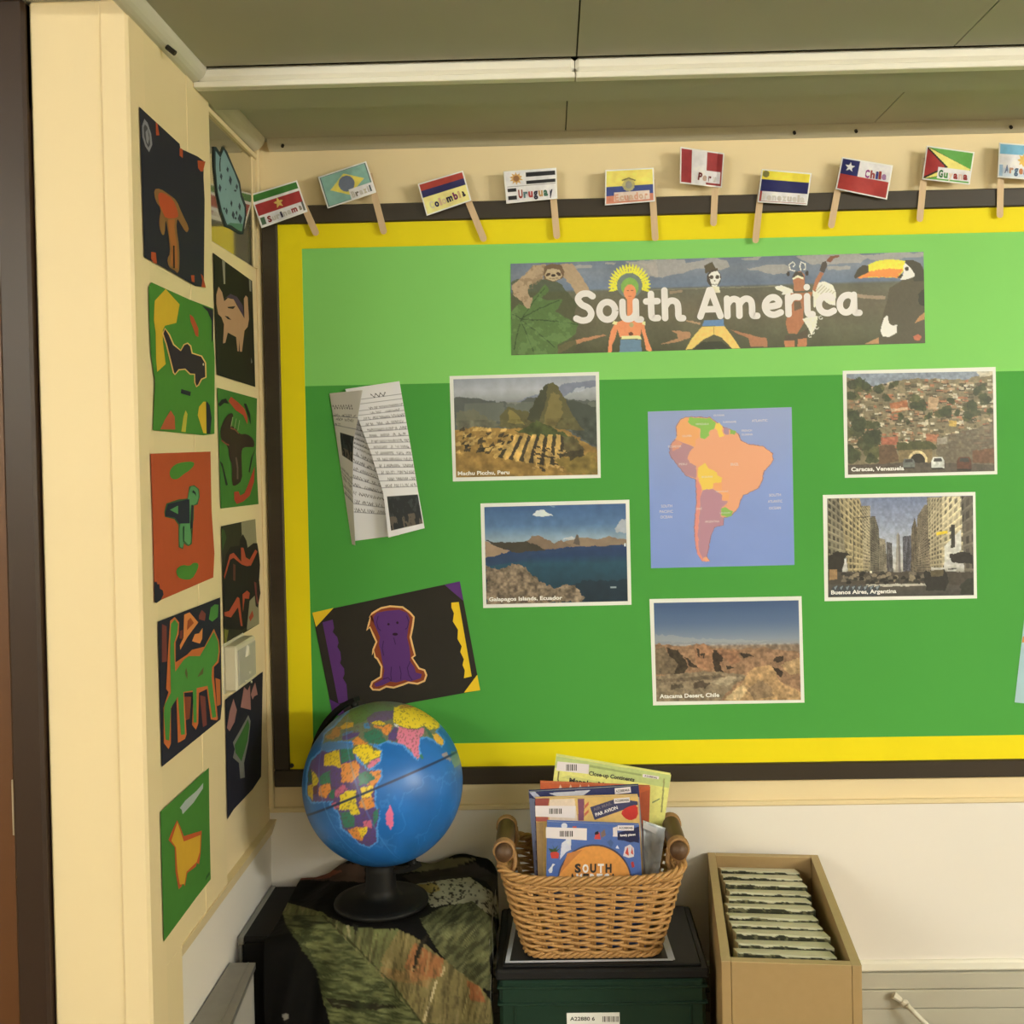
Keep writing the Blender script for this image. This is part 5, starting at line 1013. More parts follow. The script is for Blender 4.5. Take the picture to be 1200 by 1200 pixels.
# booklets: pale tops leaning back, dark speckled front
fm = pmat('booklet_print', .5, .4)
tp = mat('booklet_pale_top', alb((214, 203, 154), .95), .6, .3, .06, 30)
NB = 12
rows = [(996.5, 842), (1003, 843)]
inner_y0 = y0 + wl_ + .004; inner_L = L_ - 2 * wl_ - .012
for i in range(NB):
    f0 = i / NB; yy = inner_y0 + inner_L * f0; dep = inner_L / NB * .92
    xo = -hw + wl_ + .006 + [.016, .006, .010, .009, .004, .002, .002, .006, .010, .004, .002, .001][i]
    wdt = .150 + [.0, .006, .004, .004, .002, .002, .002, -.004, -.004, .0, -.002, -.002][i]
    zt_ = zr - .010 - .0012 * (i % 3)
    t = MB(); xa, xb = cx + xo, cx + xo + wdt
    skew = [.012, .003][i > 0]
    v = [(xa, yy, ZB + .016), (xb, yy - skew * .2, ZB + .016), (xb, yy + dep, ZB + .016), (xa, yy + dep, ZB + .016),
         (xa + .002, yy + .001, zt_ + .001), (xb, yy - .001 - skew * .5, zt_ - skew * .3), (xb - .006, yy + dep - .004, zt_ - .0050), (xa - .003, yy + dep - .004, zt_ - .0050)]
    v = MB().add(v, []).rot(RC, ra).v
    c = np.mean(np.array(v), 0)
    b = thing('booklet', ['nearest', 'second', 'third', 'fourth', 'fifth', 'sixth', 'seventh', 'eighth', 'ninth', 'tenth', 'eleventh', 'farthest'][i] + ' pale-topped folder from the front in the MDF box', 'folder', (float(c[0]), float(c[1]), ZB + .016), 'folders in the MDF box')
    link_mesh('cover', v, [(0, 1, 2, 3), (0, 4, 5, 1), (1, 5, 6, 2), (2, 6, 7, 3), (3, 7, 4, 0), (4, 7, 6, 5)], tp, b)
    # dark speckled front strip
    u, w = np.meshgrid(np.linspace(0, 1, 60), np.linspace(0, 1, 16)); va, vb, vc_, vd = [np.array(v[k]) for k in (4, 5, 1, 0)]
    va, vb = va + (0, -.0004, .0), vb + (0, -.0004, 0); vc_, vd = vb + (vc_ - vb) * .06 + (0, -.0006, 0), va + (vd - va) * .06 + (0, -.0006, 0)
    Pt = va * ((1 - u) * (1 - w))[..., None] + vb * (u * (1 - w))[..., None] + vc_ * (u * w)[..., None] + vd * ((1 - u) * w)[..., None]
    nz = fbm(u * 60, w * 8, 2.5, 40 + i); edge_ = w * 1.0 < .35 * fbm(u * 20, w * 0, 2, 60 + i) - .06
    C = np.where((nz > .60)[..., None], alb((104, 100, 62)), alb((46, 46, 26))); C = np.where(edge_[..., None], alb((196, 190, 140)), C)
    grid_mesh('printed_front', Pt, C, fm, b, smooth=False)

# ---- green crate with black lid, paper on it
zl = .727
cr_ = thing('storage_crate', 'dark green plastic crate with black lid under the wicker basket', 'crate', (.07, 1.96, ZB))
gpla = mat('dark_green_plastic', (.010, .034, .022), .4, .45, .08, 6); blk = mat('black_lid_plastic', (.011, .011, .013), .5, .35, .1, 8)
ca0, ca1, cy0, cy1 = -.110, .253, 1.842, 2.10
m_ = MB().bbox(ca0 + .006, ca1 - .006, cy0 + .006, cy1 - .004, ZB, zl - .022, .006); m_.build('body', gpla, cr_)
for z in (zl - .034, zl - .062): MB().bbox(ca0 + .002, ca1 - .002, cy0 + .002, cy1, z - .004, z, .0015).build('rib', gpla, cr_)
for x in (ca0 + .032, ca1 - .032): MB().bbox(x - .002, x + .002, cy0 + .003, cy0 + .0061, ZB + .005, zl - .067, .001).build('rib', gpla, cr_)
MB().bbox(ca0, ca1, cy0, cy1, zl - .022, zl - .004, .004).build('lid', blk, cr_)
MB().bbox(ca0 + .012, ca1 - .012, cy0 + .010, cy1 - .008, zl - .004, zl, .002).build('lid_panel', blk, cr_)
l0 = at_y(664, 1187, cy0 + .0055); l1 = at_y(726, 1187, cy0 + .0055); l2 = at_y(664, 1205, cy0 + .0055)
lm = mat('white_label', alb((214, 214, 196), .8), .5)
lab = MB().box(float(l0[0]), float(l1[0]), cy0 + .0045, cy0 + .0058, float(l2[2]), float(l0[2])).build('label', lm, cr_)
bkm = mat('label_black', (.02, .02, .02), .6)
pl = lambda px, py: at_y(px, py, cy0 + .0043)
text('A22880 6', (668, 1196), (697, 1196), 4.5, pl, bkm, lab, .02)
bar = MB()
for i in range(11):
    x0 = 706 + i * 1.75; P4 = pl([x0, x0 + [.8, 1.2, .6][i % 3], x0 + [.8, 1.2, .6][i % 3], x0], [1191, 1191, 1197.5, 1197.5]); bar.add(P4, [(0, 3, 2, 1)])
bar.build('barcode', bkm, lab)
# dark photo sheet with white edge lying on the lid
dk = mat('dark_print', (.022, .024, .026), .35, .45, .25, 12); wp = mat('sheet_white_edge', alb((196, 196, 184), .8), .5)
for i, (dz, sh, lb_) in enumerate(((0, .004, 'white-edged dark sheet under the top one on crate lid'), (.0008, 0, 'dark print with white border lying on the crate lid under the basket'))):
    c4 = [(-.094 + sh, 1.861 + sh), (.194 + sh, 1.863 + sh), (.186 + sh, 2.075), (-.084 + sh, 2.075)]
    s = thing('print_sheet', lb_, 'print', (.05, 1.96, zl + dz), 'prints under the basket')
    def pq(c4, z0, z1): return [(x, y, z0) for x, y in c4] + [(x, y, z1) for x, y in c4]
    fcs = [(0, 3, 2, 1), (4, 5, 6, 7), (0, 1, 5, 4), (1, 2, 6, 5), (2, 3, 7, 6), (3, 0, 4, 7)]
    link_mesh('paper', pq(c4, zl + dz + .0001, zl + dz + .0006), fcs, wp, s)
    if i == 1:
        q4 = [(c4[0][0] + .008, c4[0][1] + .006), (c4[1][0] - .008, c4[1][1] + .006), (c4[2][0] - .008, c4[2][1] - .008), (c4[3][0] + .008, c4[3][1] - .008)]
        link_mesh('picture', pq(q4, zl + dz + .0005, zl + dz + .0008), fcs, dk, s)

# ---- wicker basket
bk_c = (.058, 1.945); zb0, zb1 = zl + .0016, .874
wick = wood('golden_willow', tuple(alb((196, 150, 80), 1.0)), tuple(alb((150, 104, 48), 1.0)), (60, 60, 60), .5)
bask = thing('wicker_basket', 'golden wicker basket with two dark wooden handles holding books', 'basket', (bk_c[0], bk_c[1], zb0))
def rrect(hx, hy, r, n):
    # points on a rounded rectangle, equally spaced, counter-clockwise from the front middle
    per = 4 * (hx + hy) - 8 * r + 2 * math.pi * r; out = []
    segs = [((0, -hy), (hx - r, -hy)), ('a', hx - r, -hy + r, -math.pi / 2), ((hx, -hy + r), (hx, hy - r)), ('a', hx - r, hy - r, 0), ((hx - r, hy), (-hx + r, hy)), ('a', -hx + r, hy - r, math.pi / 2), ((-hx, hy - r), (-hx, -hy + r)), ('a', -hx + r, -hy + r, math.pi), ((-hx + r, -hy), (0, -hy))]
    for i in range(n):
        d = per * i / n
        for sg in segs:
            ln = math.pi / 2 * r if sg[0] == 'a' else math.dist(sg[0], sg[1])
            if d <= ln + 1e-9:
                if sg[0] == 'a': a = sg[3] + d / r; out.append((sg[1] + r * math.cos(a), sg[2] + r * math.sin(a), math.cos(a), math.sin(a)))
                else:
                    t = d / ln; tx, ty = (sg[1][0] - sg[0][0]) / ln, (sg[1][1] - sg[0][1]) / ln
                    out.append((sg[0][0] + t * (sg[1][0] - sg[0][0]), sg[0][1] + t * (sg[1][1] - sg[0][1]), ty, -tx))
                break
            d -= ln
    return out
def bhalf(t): return .113 + .043 * t ** .9, .072 + .030 * t ** .9      # half sizes at height fraction t
def sag(x): return .0 + .016 * (abs(x) / .155) ** 4       # rim climbs towards the handles
NS = 26
wv = MB(); NR = 21
for r in range(NR):
    t = .09 + .83 * r / (NR - 1); hx, hy = bhalf(t); pts = []
    n = NS * 4; rr = rrect(hx, hy, .03, n)
    for i, (x, y, nx, ny) in enumerate(rr):
        ph = math.pi * (i / 4.0 + .5) + (r % 2) * math.pi
        a = .0042 * math.sin(ph); j = .0014 * math.cos(ph) + .0006 * math.sin(i * .7 + r * 2.1)
        pts.append((bk_c[0] + x + nx * a, bk_c[1] + y + ny * a, zb0 + (zb1 - zb0) * t + sag(x) * t + j))
    wv.tube(pts, .0031, 6, closed=True)
wv.build('wicker_weave', wick, bask, True, 'stuff')
sk_ = MB()
for i, ((x0, y0_, a, b), (x1, y1_, c, d)) in enumerate(zip(rrect(*bhalf(0), .03, NS), rrect(*bhalf(1), .03, NS))):
    for o in (-.0022, .0022):
        tx, ty = -b, a
        sk_.tube([(bk_c[0] + x0 + (x1 - x0) * bhalf_t + tx * o, bk_c[1] + y0_ + (y1_ - y0_) * bhalf_t + ty * o, zb0 + .004 + (zb1 - zb0 + sag(x1)) * bhalf_t) for bhalf_t in (0, .5, 1.0)], .0028, 5)
sk_.build('stakes', wick, bask, True, 'stuff')
def rope(t, lift, R, rs, turns, nstr, nm):
    m = MB(); hx, hy = bhalf(t); n = 260; rr = rrect(hx, hy, .03, n)
    for s in range(nstr):
        pts = []
        for i, (x, y, nx, ny) in enumerate(rr):
            a = 2 * math.pi * (turns * i / n + s / nstr)
            pts.append((bk_c[0] + x + nx * R * math.cos(a), bk_c[1] + y + ny * R * math.cos(a), zb0 + (zb1 - zb0) * t + sag(x) * t + lift + R * math.sin(a)))
        m.tube(pts, rs, 6, closed=True)
    m.build(nm, wick, bask, True)
rope(1.0, .0, .0052, .0036, 17, 4, 'rim'); rope(.06, -.001, .0036, .003, 20, 3, 'foot'); rope(.90, 0, .0030, .0026, 24, 2, 'rim_band')
MB().bbox(bk_c[0] - .108, bk_c[0] + .108, bk_c[1] - .067, bk_c[1] + .067, zb0 + .004, zb0 + .009, .002).build('base', wick, bask)
hwood = wood('dark_handle_wood', tuple(alb((100, 70, 38), 1.0)), tuple(alb((70, 48, 26), 1.0)), (40, 4, 40), .5); bind = wood('cane_binding', tuple(alb((170, 128, 70), .9)), tuple(alb((128, 92, 48), .9)), (80, 80, 80), .6)
for sx in (-1, 1):
    hxx = bk_c[0] + sx * .151; y_a, y_b = bk_c[1] - .080, bk_c[1] + .085; zc = .912
    m = MB(); yy = np.linspace(y_a, y_b, 14); prof = .0155 + .0012 * np.sin(np.linspace(0, math.pi, 14)); prof[0] = prof[-1] = .0125
    h = m.tube([(hxx, y, zc + .004 * (i / 13)) for i, y in enumerate(yy)], prof, 18).build('handle', hwood, bask, True)
    for ye in (y_a + .022, y_b - .022):
        b_ = MB()
        for k in range(4): 
            a = np.linspace(0, 2 * math.pi, 20, endpoint=False)
            b_.tube([(hxx + .0168 * math.cos(q), ye + (k - 1.5) * .0045, zc + .002 + .0168 * math.sin(q)) for q in a], .0026, 6, closed=True)
        for k in (-1, 1): b_.tube([(hxx + .016 * k, ye, zc), (hxx + .013 * k - sx * .006, ye, zc - .022), (hxx - sx * .004 + .006 * k, ye, zb1 - .004)], .0045, 6)
        b_.build('binding', bind, h, True)

# ---- books standing in the basket
zf = zb0 + .0105
def book(name, label, quad, Y, lean, th, cover, prints, k=1.0, gloss=.3, spec=.5):
    # quad: TL, TR, BR(bottom visible), BL in frame pixels on the cover plane through depth Y at the visible bottom, leaning back by `lean`
    zref = 0.90
    def plane(off):
        def f(px, py):
            d = _ray(px, py); nrm = np.array([0, 1, -lean]); p0 = np.array([0, Y - off, zref])
            t = ((p0 - EYE) @ nrm) / (d @ nrm); return d * t[..., None] + EYE
        return f
    TL, TR, BR, BL = [plane(0)(*p) for p in quad]
    def down(a, b):      # extend an edge to the basket floor
        t = (zf - a[2]) / (b[2] - a[2]); return a + (b - a) * t
    BLf, BRf = down(TL, BL), down(TR, BR)
    zmin = min(BLf[2], BRf[2])
    fr = np.array([TL, TR, BRf, BLf]); bkp = fr + np.array([0, th, 0])
    t = thing(name, label, 'book', tuple((BLf + BRf) / 2 + (0, th / 2, 0)), 'books in the wicker basket')
    fcs = [(0, 3, 2, 1), (4, 5, 6, 7), (0, 1, 5, 4), (1, 2, 6, 5), (2, 3, 7, 6), (3, 0, 4, 7)]
    cm = mat(label[:24].replace(' ', '_') + '_cover', alb(cover, k), gloss, spec, .03, 15, 0, 0, .3)
    link_mesh('cover', np.vstack([fr, fr + (0, .0015, 0)]), fcs, cm, t)
    ins = np.array([(.001, 0, -.002), (-.001, 0, -.002), (-.001, 0, 0), (.001, 0, 0)])
    link_mesh('pages', np.vstack([fr + ins + (0, .0016, 0), fr + ins + (0, th - .0016, 0)]), fcs, mat('book_pages', alb((220, 212, 180)), .8), t)
    link_mesh('cover', np.vstack([fr + (0, th - .0015, 0), bkp]), fcs, cm, t)
    if prints:
        P = Paint(quad, 240, 200, cover)
        for poly, c in prints: P.fill(poly, c)
        P.mul(.95 + .1 * fbm(P.X, P.Y, 3, 3))
        grid_mesh('cover_print', plane(.0003)(P.X, P.Y), P.lin(), pmat('cover_print_%d' % int(gloss * 100), gloss, spec, .3), t)
    return t, plane
tE = T(620, 880, 6.6667)
def e(q): return tE(q)
def sticker(t, plane, quad, bars, code):
    o = slab('sticker', e(quad), plane, .0009, .0002, mat('white_sticker', alb((226, 214, 190)), .5), t)
    (ax, ay), (bx_, by_) = quad[0], quad[1]
    if bars:
        x0, x1, y0s, y1s = bars; m = MB(); n = 8; w = (x1 - x0) / n
        for i in range(n):
            xs = x0 + i * w; pts = e([(xs, y0s), (xs + w * [.5, .7, .4][i % 3], y0s), (xs + w * [.5, .7, .4][i % 3], y1s), (xs, y1s)])
            m.add(plane(.00125)([p[0] for p in pts], [p[1] for p in pts]), [(0, 3, 2, 1)])
        m.build('barcode', bkm, o)
    if code: text(code[0], e([code[1]])[0], e([code[2]])[0], code[3], plane(.00125), bkm, o, .01)
# yellow book
yq = [(652.0, 885.0), (786.5, 908.0), (776, 980), (643, 960)]
t, pl_ = book('paperback_book', 'yellow-green tilted book with hand-drawn title, tallest at the back of the basket', yq, 1.995, .10, .012, (226, 222, 116),
     [(e([(215, 40), (1105, 190), (1095, 290), (200, 130)]), (184, 196, 112)), (e([(470, 110), (880, 180), (880, 196), (470, 128)]), (150, 164, 92)), (e([(228, 160), (238, 160), (230, 250), (218, 250)]), (120, 116, 60)), (e([(1050, 215), (1062, 217), (1040, 480), (1028, 478)]), (150, 150, 80)), (e([(960, 400), (1020, 370), (1022, 378), (962, 410)]), (110, 130, 80)), (e([(250, 210), (300, 190), (600, 250), (590, 262)]), (206, 204, 110))])
sticker(t, pl_, [(222, 82), (470, 105), (465, 180), (212, 152)], (290, 375, 105, 155), None); sticker(t, pl_, [(890, 180), (1015, 200), (1012, 222), (886, 204)], None, ('A2288046', (900, 200), (1000, 218), 2.2))
ink = mat('dark_title_ink', alb((52, 48, 40)), .6)
text('Close-up Continents', e([(466, 188)])[0], e([(822, 240)])[0], 4.8, pl_(.0008), ink, t, .03)
text('Mapping North', e([(312, 248)])[0], e([(690, 300)])[0], 6.0, pl_(.0008), ink, t, .04)
# orange book
t, pl_ = book('paperback_book', 'orange-red book with cream scallops along its top edge, second from the back', [(633, 916.5), (762, 922), (760, 985), (634, 985)], 1.972, .07, .010, (196, 96, 52),
     [(e([(x - 16, 300), (x, 262), (x + 16, 300)]), (226, 196, 150)) for x in (245, 325, 400, 465)] + [(e([(870, 330), (948, 300), (948, 560), (870, 540)]), (176, 84, 48))])
# navy book: pale glare on the plastic is painted into the cover colours
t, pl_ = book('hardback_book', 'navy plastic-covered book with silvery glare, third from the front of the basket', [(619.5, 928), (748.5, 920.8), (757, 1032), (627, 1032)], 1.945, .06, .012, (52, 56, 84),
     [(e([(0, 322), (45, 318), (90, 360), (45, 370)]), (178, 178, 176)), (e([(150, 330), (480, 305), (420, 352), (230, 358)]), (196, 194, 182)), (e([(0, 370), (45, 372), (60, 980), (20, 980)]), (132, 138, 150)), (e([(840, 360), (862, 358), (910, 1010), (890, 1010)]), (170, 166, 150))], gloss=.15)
sticker(t, pl_, [(668, 292), (792, 280), (797, 325), (672, 338)], None, ('A22880466', (678, 326), (785, 314), 3.2))
# air-mail book
t, pl_ = book('hardback_book', 'red and yellow air mail styled book behind the blue one', [(627.2, 936), (747.6, 932.5), (754.5, 1032), (630.5, 1032)], 1.925, .05, .011, (214, 176, 96),
     [(e([(48, 372), (160, 368), (150, 430), (48, 430)]), (150, 74, 60)), (e([(160, 380), (355, 372), (380, 545), (160, 540)]), (222, 200, 160)), (e([(380, 375), (432, 372), (428, 545), (385, 545)]), (126, 78, 90)), (e([(432, 430), (465, 395), (465, 420), (432, 455)]), (196, 100, 70)), (e([(432, 490), (465, 455), (465, 480), (432, 515)]), (196, 100, 70)),
      (e([(476, 440), (690, 370), (850, 395), (850, 420), (512, 540)]), (62, 62, 84)), (smooth_poly(e([(715, 480), (760, 440), (850, 415), (852, 520), (790, 545), (740, 520)])), (186, 52, 42)), (e([(50, 560), (110, 560), (110, 980), (62, 980)]), (190, 156, 96)), (e([(48, 515), (150, 515), (150, 550), (48, 550)]), (166, 86, 66))])
sticker(t, pl_, [(48, 428), (365, 430), (360, 525), (50, 512)], (158, 258, 450, 492), None); sticker(t, pl_, [(662, 372), (785, 362), (788, 400), (666, 412)], None, ('A22880466', (672, 400), (780, 390), 2.8))
ltm = mat('cream_title_ink', alb((232, 224, 196)), .6)
text('PAR AVION', e([(522, 512)])[0], e([(695, 452)])[0], 4.0, pl_(.0008), ltm, t, .03); text('AIR MAIL', e([(506, 470)])[0], e([(650, 418)])[0], 3.6, pl_(.0008), mat('dim_title_ink', alb((120, 112, 110)), .6), t, .02)
# blue South America book
bl = [(smooth_poly(ellipse(620 + 512 / 6.667, 880 + 1020 / 6.667, 292 / 6.667, 292 / 6.667, 40), 1), (72, 70, 80)), (ellipse(620 + 512 / 6.667, 880 + 1022 / 6.667, 280 / 6.667, 280 / 6.667, 48), (214, 146, 66)),
      (e([(300, 800), (420, 770), (340, 850), (240, 960)]), (188, 122, 60)), (e([(655, 600), (690, 590), (690, 670), (655, 668)]), (220, 206, 180)), (e([(692, 640), (860, 590), (860, 720), (820, 710), (790, 716), (740, 700), (692, 695)]), (36, 40, 66)),
      (e([(240, 850), (255, 720), (285, 700), (330, 770), (290, 790)]), (206, 206, 200)), (e([(285, 700), (300, 640), (330, 700), (325, 770)]), (214, 212, 204)), (e([(165, 800), (195, 775), (235, 800), (230, 840), (175, 840)]), (190, 66, 50)), (e([(150, 760), (195, 770), (180, 730), (200, 765), (230, 735), (210, 775), (245, 760), (215, 790), (170, 790)]), (60, 84, 48)),
      (e([(735, 820), (750, 750), (790, 730), (820, 760), (820, 825), (780, 835)]), (206, 196, 180)), (e([(750, 800), (770, 745), (780, 820)]), (190, 70, 52)), (e([(795, 800), (805, 750), (815, 810)]), (190, 70, 52)), (e([(510, 690), (520, 640), (550, 635), (560, 690)]), (196, 70, 56)), (e([(515, 635), (540, 625), (545, 650), (515, 655)]), (40, 34, 34)), (e([(560, 640), (590, 610), (600, 660), (565, 680)]), (120, 100, 84)),
      (e([(150, 930), (175, 900), (185, 880), (205, 885), (185, 905), (180, 950), (160, 955)]), (222, 220, 210)), (e([(795, 870), (815, 862), (825, 905), (805, 915)]), (170, 60, 50)), (ellipse(620 + 275 / 6.667, 880 + 585 / 6.667, 3.6, 3.2), (206, 206, 196)), (e([(340, 590), (370, 588), (372, 602), (342, 604)]), (186, 80, 60)), (e([(640, 690), (660, 720), (640, 760), (610, 710)]), (70, 92, 124)), (e([(675, 760), (690, 735), (705, 765)]), (206, 206, 196))]
t, pl_ = book('hardback_book', 'blue South America book with big orange disc, front of the basket', [(641, 963), (749, 967), (752.5, 1032), (640, 1032)], 1.895, .05, .010, (78, 104, 148), bl)
sticker(t, pl_, [(132, 595), (452, 605), (450, 698), (132, 680)], (240, 345, 625, 670), None); sticker(t, pl_, [(692, 582), (820, 582), (818, 622), (692, 622)], None, ('A2288046', (702, 610), (810, 610), 2.8))
text('lonely planet', e([(712, 668)])[0], e([(832, 660)])[0], 2.8, pl_(.0008), ltm, t, .03)
for i, ch in enumerate('SOUTH'): text(ch, e([(357 + i * 60, 948)])[0], e([(405 + i * 60, 948)])[0], 10.0 if i != 1 else 9.4, pl_(.0008), ink if i in (0, 2, 4) else ltm, t, .05, name='letter')
for i, ch in enumerate('AMERICA'): text(ch, e([(316 + i * 53, 1032)])[0], e([(362 + i * 53, 1032)])[0], 11, pl_(.0008), ink if i in (0, 2, 6) else ltm, t, .05, name='letter')
# silvery packet
pk = thing('foil_packet', 'crumpled silvery plastic packet between books and right basket handle', 'packet', (.165, 1.965, zf))
q = e([(890, 545), (1070, 605), (1010, 990), (900, 1020)]); U, V = np.meshgrid(np.linspace(0, 1, 30), np.linspace(0, 1, 40))
qq = [np.array(p) for p in q]; PPx = qq[0] * ((1 - U) * (1 - V))[..., None] + qq[1] * (U * (1 - V))[..., None] + qq[2] * (U * V)[..., None] + qq[3] * ((1 - U) * V)[..., None]
Pt = at_y(PPx[..., 0], PPx[..., 1], 1.962 - .010 * fbm(U * 10, V * 14, 2.6, 5) - .012 * V * 0 + .0)
# extend to the basket floor
bot = Pt[-1:].copy(); bot[..., 2] = zf + .002; bot[..., 0] = bot[..., 0] * .6 + .155 * .4; Pt = np.concatenate([Pt, bot], 0)
C = np.zeros(Pt.shape) + alb((206, 208, 186)); C = C * (.75 + .5 * fbm(np.vstack([U, U[-1:]]) * 10, np.vstack([V, V[-1:] * 1.1]) * 14, 2, 8))[..., None]
grid_mesh('film', Pt, C, pmat('foil_film', .18, .8, .5), pk, back_off=np.array([0, .004, 0]))
pc4 = e([(895, 560), (1000, 605), (992, 650), (888, 602)]); link_mesh('packet_label', at_y([p[0] for p in pc4], [p[1] for p in pc4], 1.948), [(0, 3, 2, 1)], mat('packet_label_paper', alb((206, 200, 176)), .5), pk)

# ================================================================== GLOBE
GC = np.array(at_y(449, 917, 1.95)); GR = .1430
fwd = (EYE - GC); dist = np.linalg.norm(fwd); fwd /= dist
axis = at_y(416.5, 829, 1.95) - GC; axis = axis - fwd * (axis @ fwd); axis = axis / np.linalg.norm(axis) + fwd * .03; axis /= np.linalg.norm(axis)
gl_t = thing('globe', 'desk globe with blue oceans and coloured countries on a black stand', 'globe', (float(GC[0]), float(GC[1]) - .02, .802))
NLON, NLAT = 340, 220
e1 = np.cross(axis, fwd); e1 /= np.linalg.norm(e1); e2 = np.cross(axis, e1)
lon = np.linspace(0, 2 * math.pi, NLON); lat = np.linspace(-math.pi / 2 + .001, math.pi / 2 - .001, NLAT)
LO, LA = np.meshgrid(lon, lat)
Dv = np.cos(LA)[..., None] * (np.cos(LO)[..., None] * e1 + np.sin(LO)[..., None] * e2) + np.sin(LA)[..., None] * axis
GP = GC + GR * Dv; gx, gy = proj(GP); front = (Dv @ fwd) > GR / dist
P = Paint([(0, 0), (1, 0), (1, 1), (0, 1)], NLON, NLAT, (32, 102, 156)); P.X, P.Y = np.where(front, gx, -999), np.where(front, gy, -999)
nn_ = fbm(LO * 30, LA * 30, 9, 4); P.mul(.9 + .2 * nn_)
P.mix(np.abs(fbm(LO * 26, LA * 26, 12, 14) - .5) < .012, (96, 156, 196), .25)
# far side: loose continents
bk_n = fbm(LO * 12, LA * 12, 9, 55); P.mix((~front) & (bk_n > .55), (120, 150, 70)); P.mix((~front) & (bk_n > .62), (214, 176, 60))
G6, G7, G8 = T(340, 810, 8), T(430, 810, 8), T(340, 900, 5.714)
SH = (120, 168, 196)
af = G6([(165, 760), (200, 650), (300, 555), (350, 570), (450, 545), (590, 545), (620, 650), (740, 745), (850, 740), (850, 800), (790, 900), (790, 1090), (830, 1120), (820, 1180)]) + G8([(600, 260), (590, 340), (575, 400), (578, 490), (530, 528), (470, 505), (400, 440), (350, 400), (330, 300), (270, 240)]) + G6([(400, 1030), (200, 1040), (160, 960)])
asia = G6([(290, 560), (330, 400), (420, 330), (560, 180), (720, 110), (900, 70)]) + G7([(200, 65), (430, 105), (560, 200), (690, 320), (640, 380), (720, 470), (700, 515), (620, 450), (560, 420), (490, 440), (480, 530), (495, 615), (475, 640), (430, 590), (350, 505), (270, 480), (180, 460)]) + G6([(830, 500), (740, 490), (850, 560), (840, 660), (735, 735), (640, 620), (580, 560), (600, 470), (480, 465), (330, 480)])
sea = (62, 128, 170)
for q in (af, asia): P.fill(inset(q, -2.2), (104, 164, 200), .7, 1.2, 5)
P.fill(af, (92, 72, 112), 1, .8, 3); P.fill(asia, (112, 120, 84), 1, .8, 3)
P.fill(G6([(690, 300), (740, 290), (750, 350), (700, 350)]), sea, .9, .6)
P.fill(G6([(480, 400), (560, 375), (640, 365), (560, 395), (500, 420)]), (84, 120, 150), .9, .6); P.fill(G6([(280, 500), (360, 470), (470, 480), (570, 495), (580, 540), (450, 545), (340, 560), (300, 550)]), (78, 120, 150), .95, 1)
yl, og, gr, pu, pk_ = (232, 200, 44), (222, 142, 62), (56, 118, 84), (92, 72, 112), (216, 122, 132)
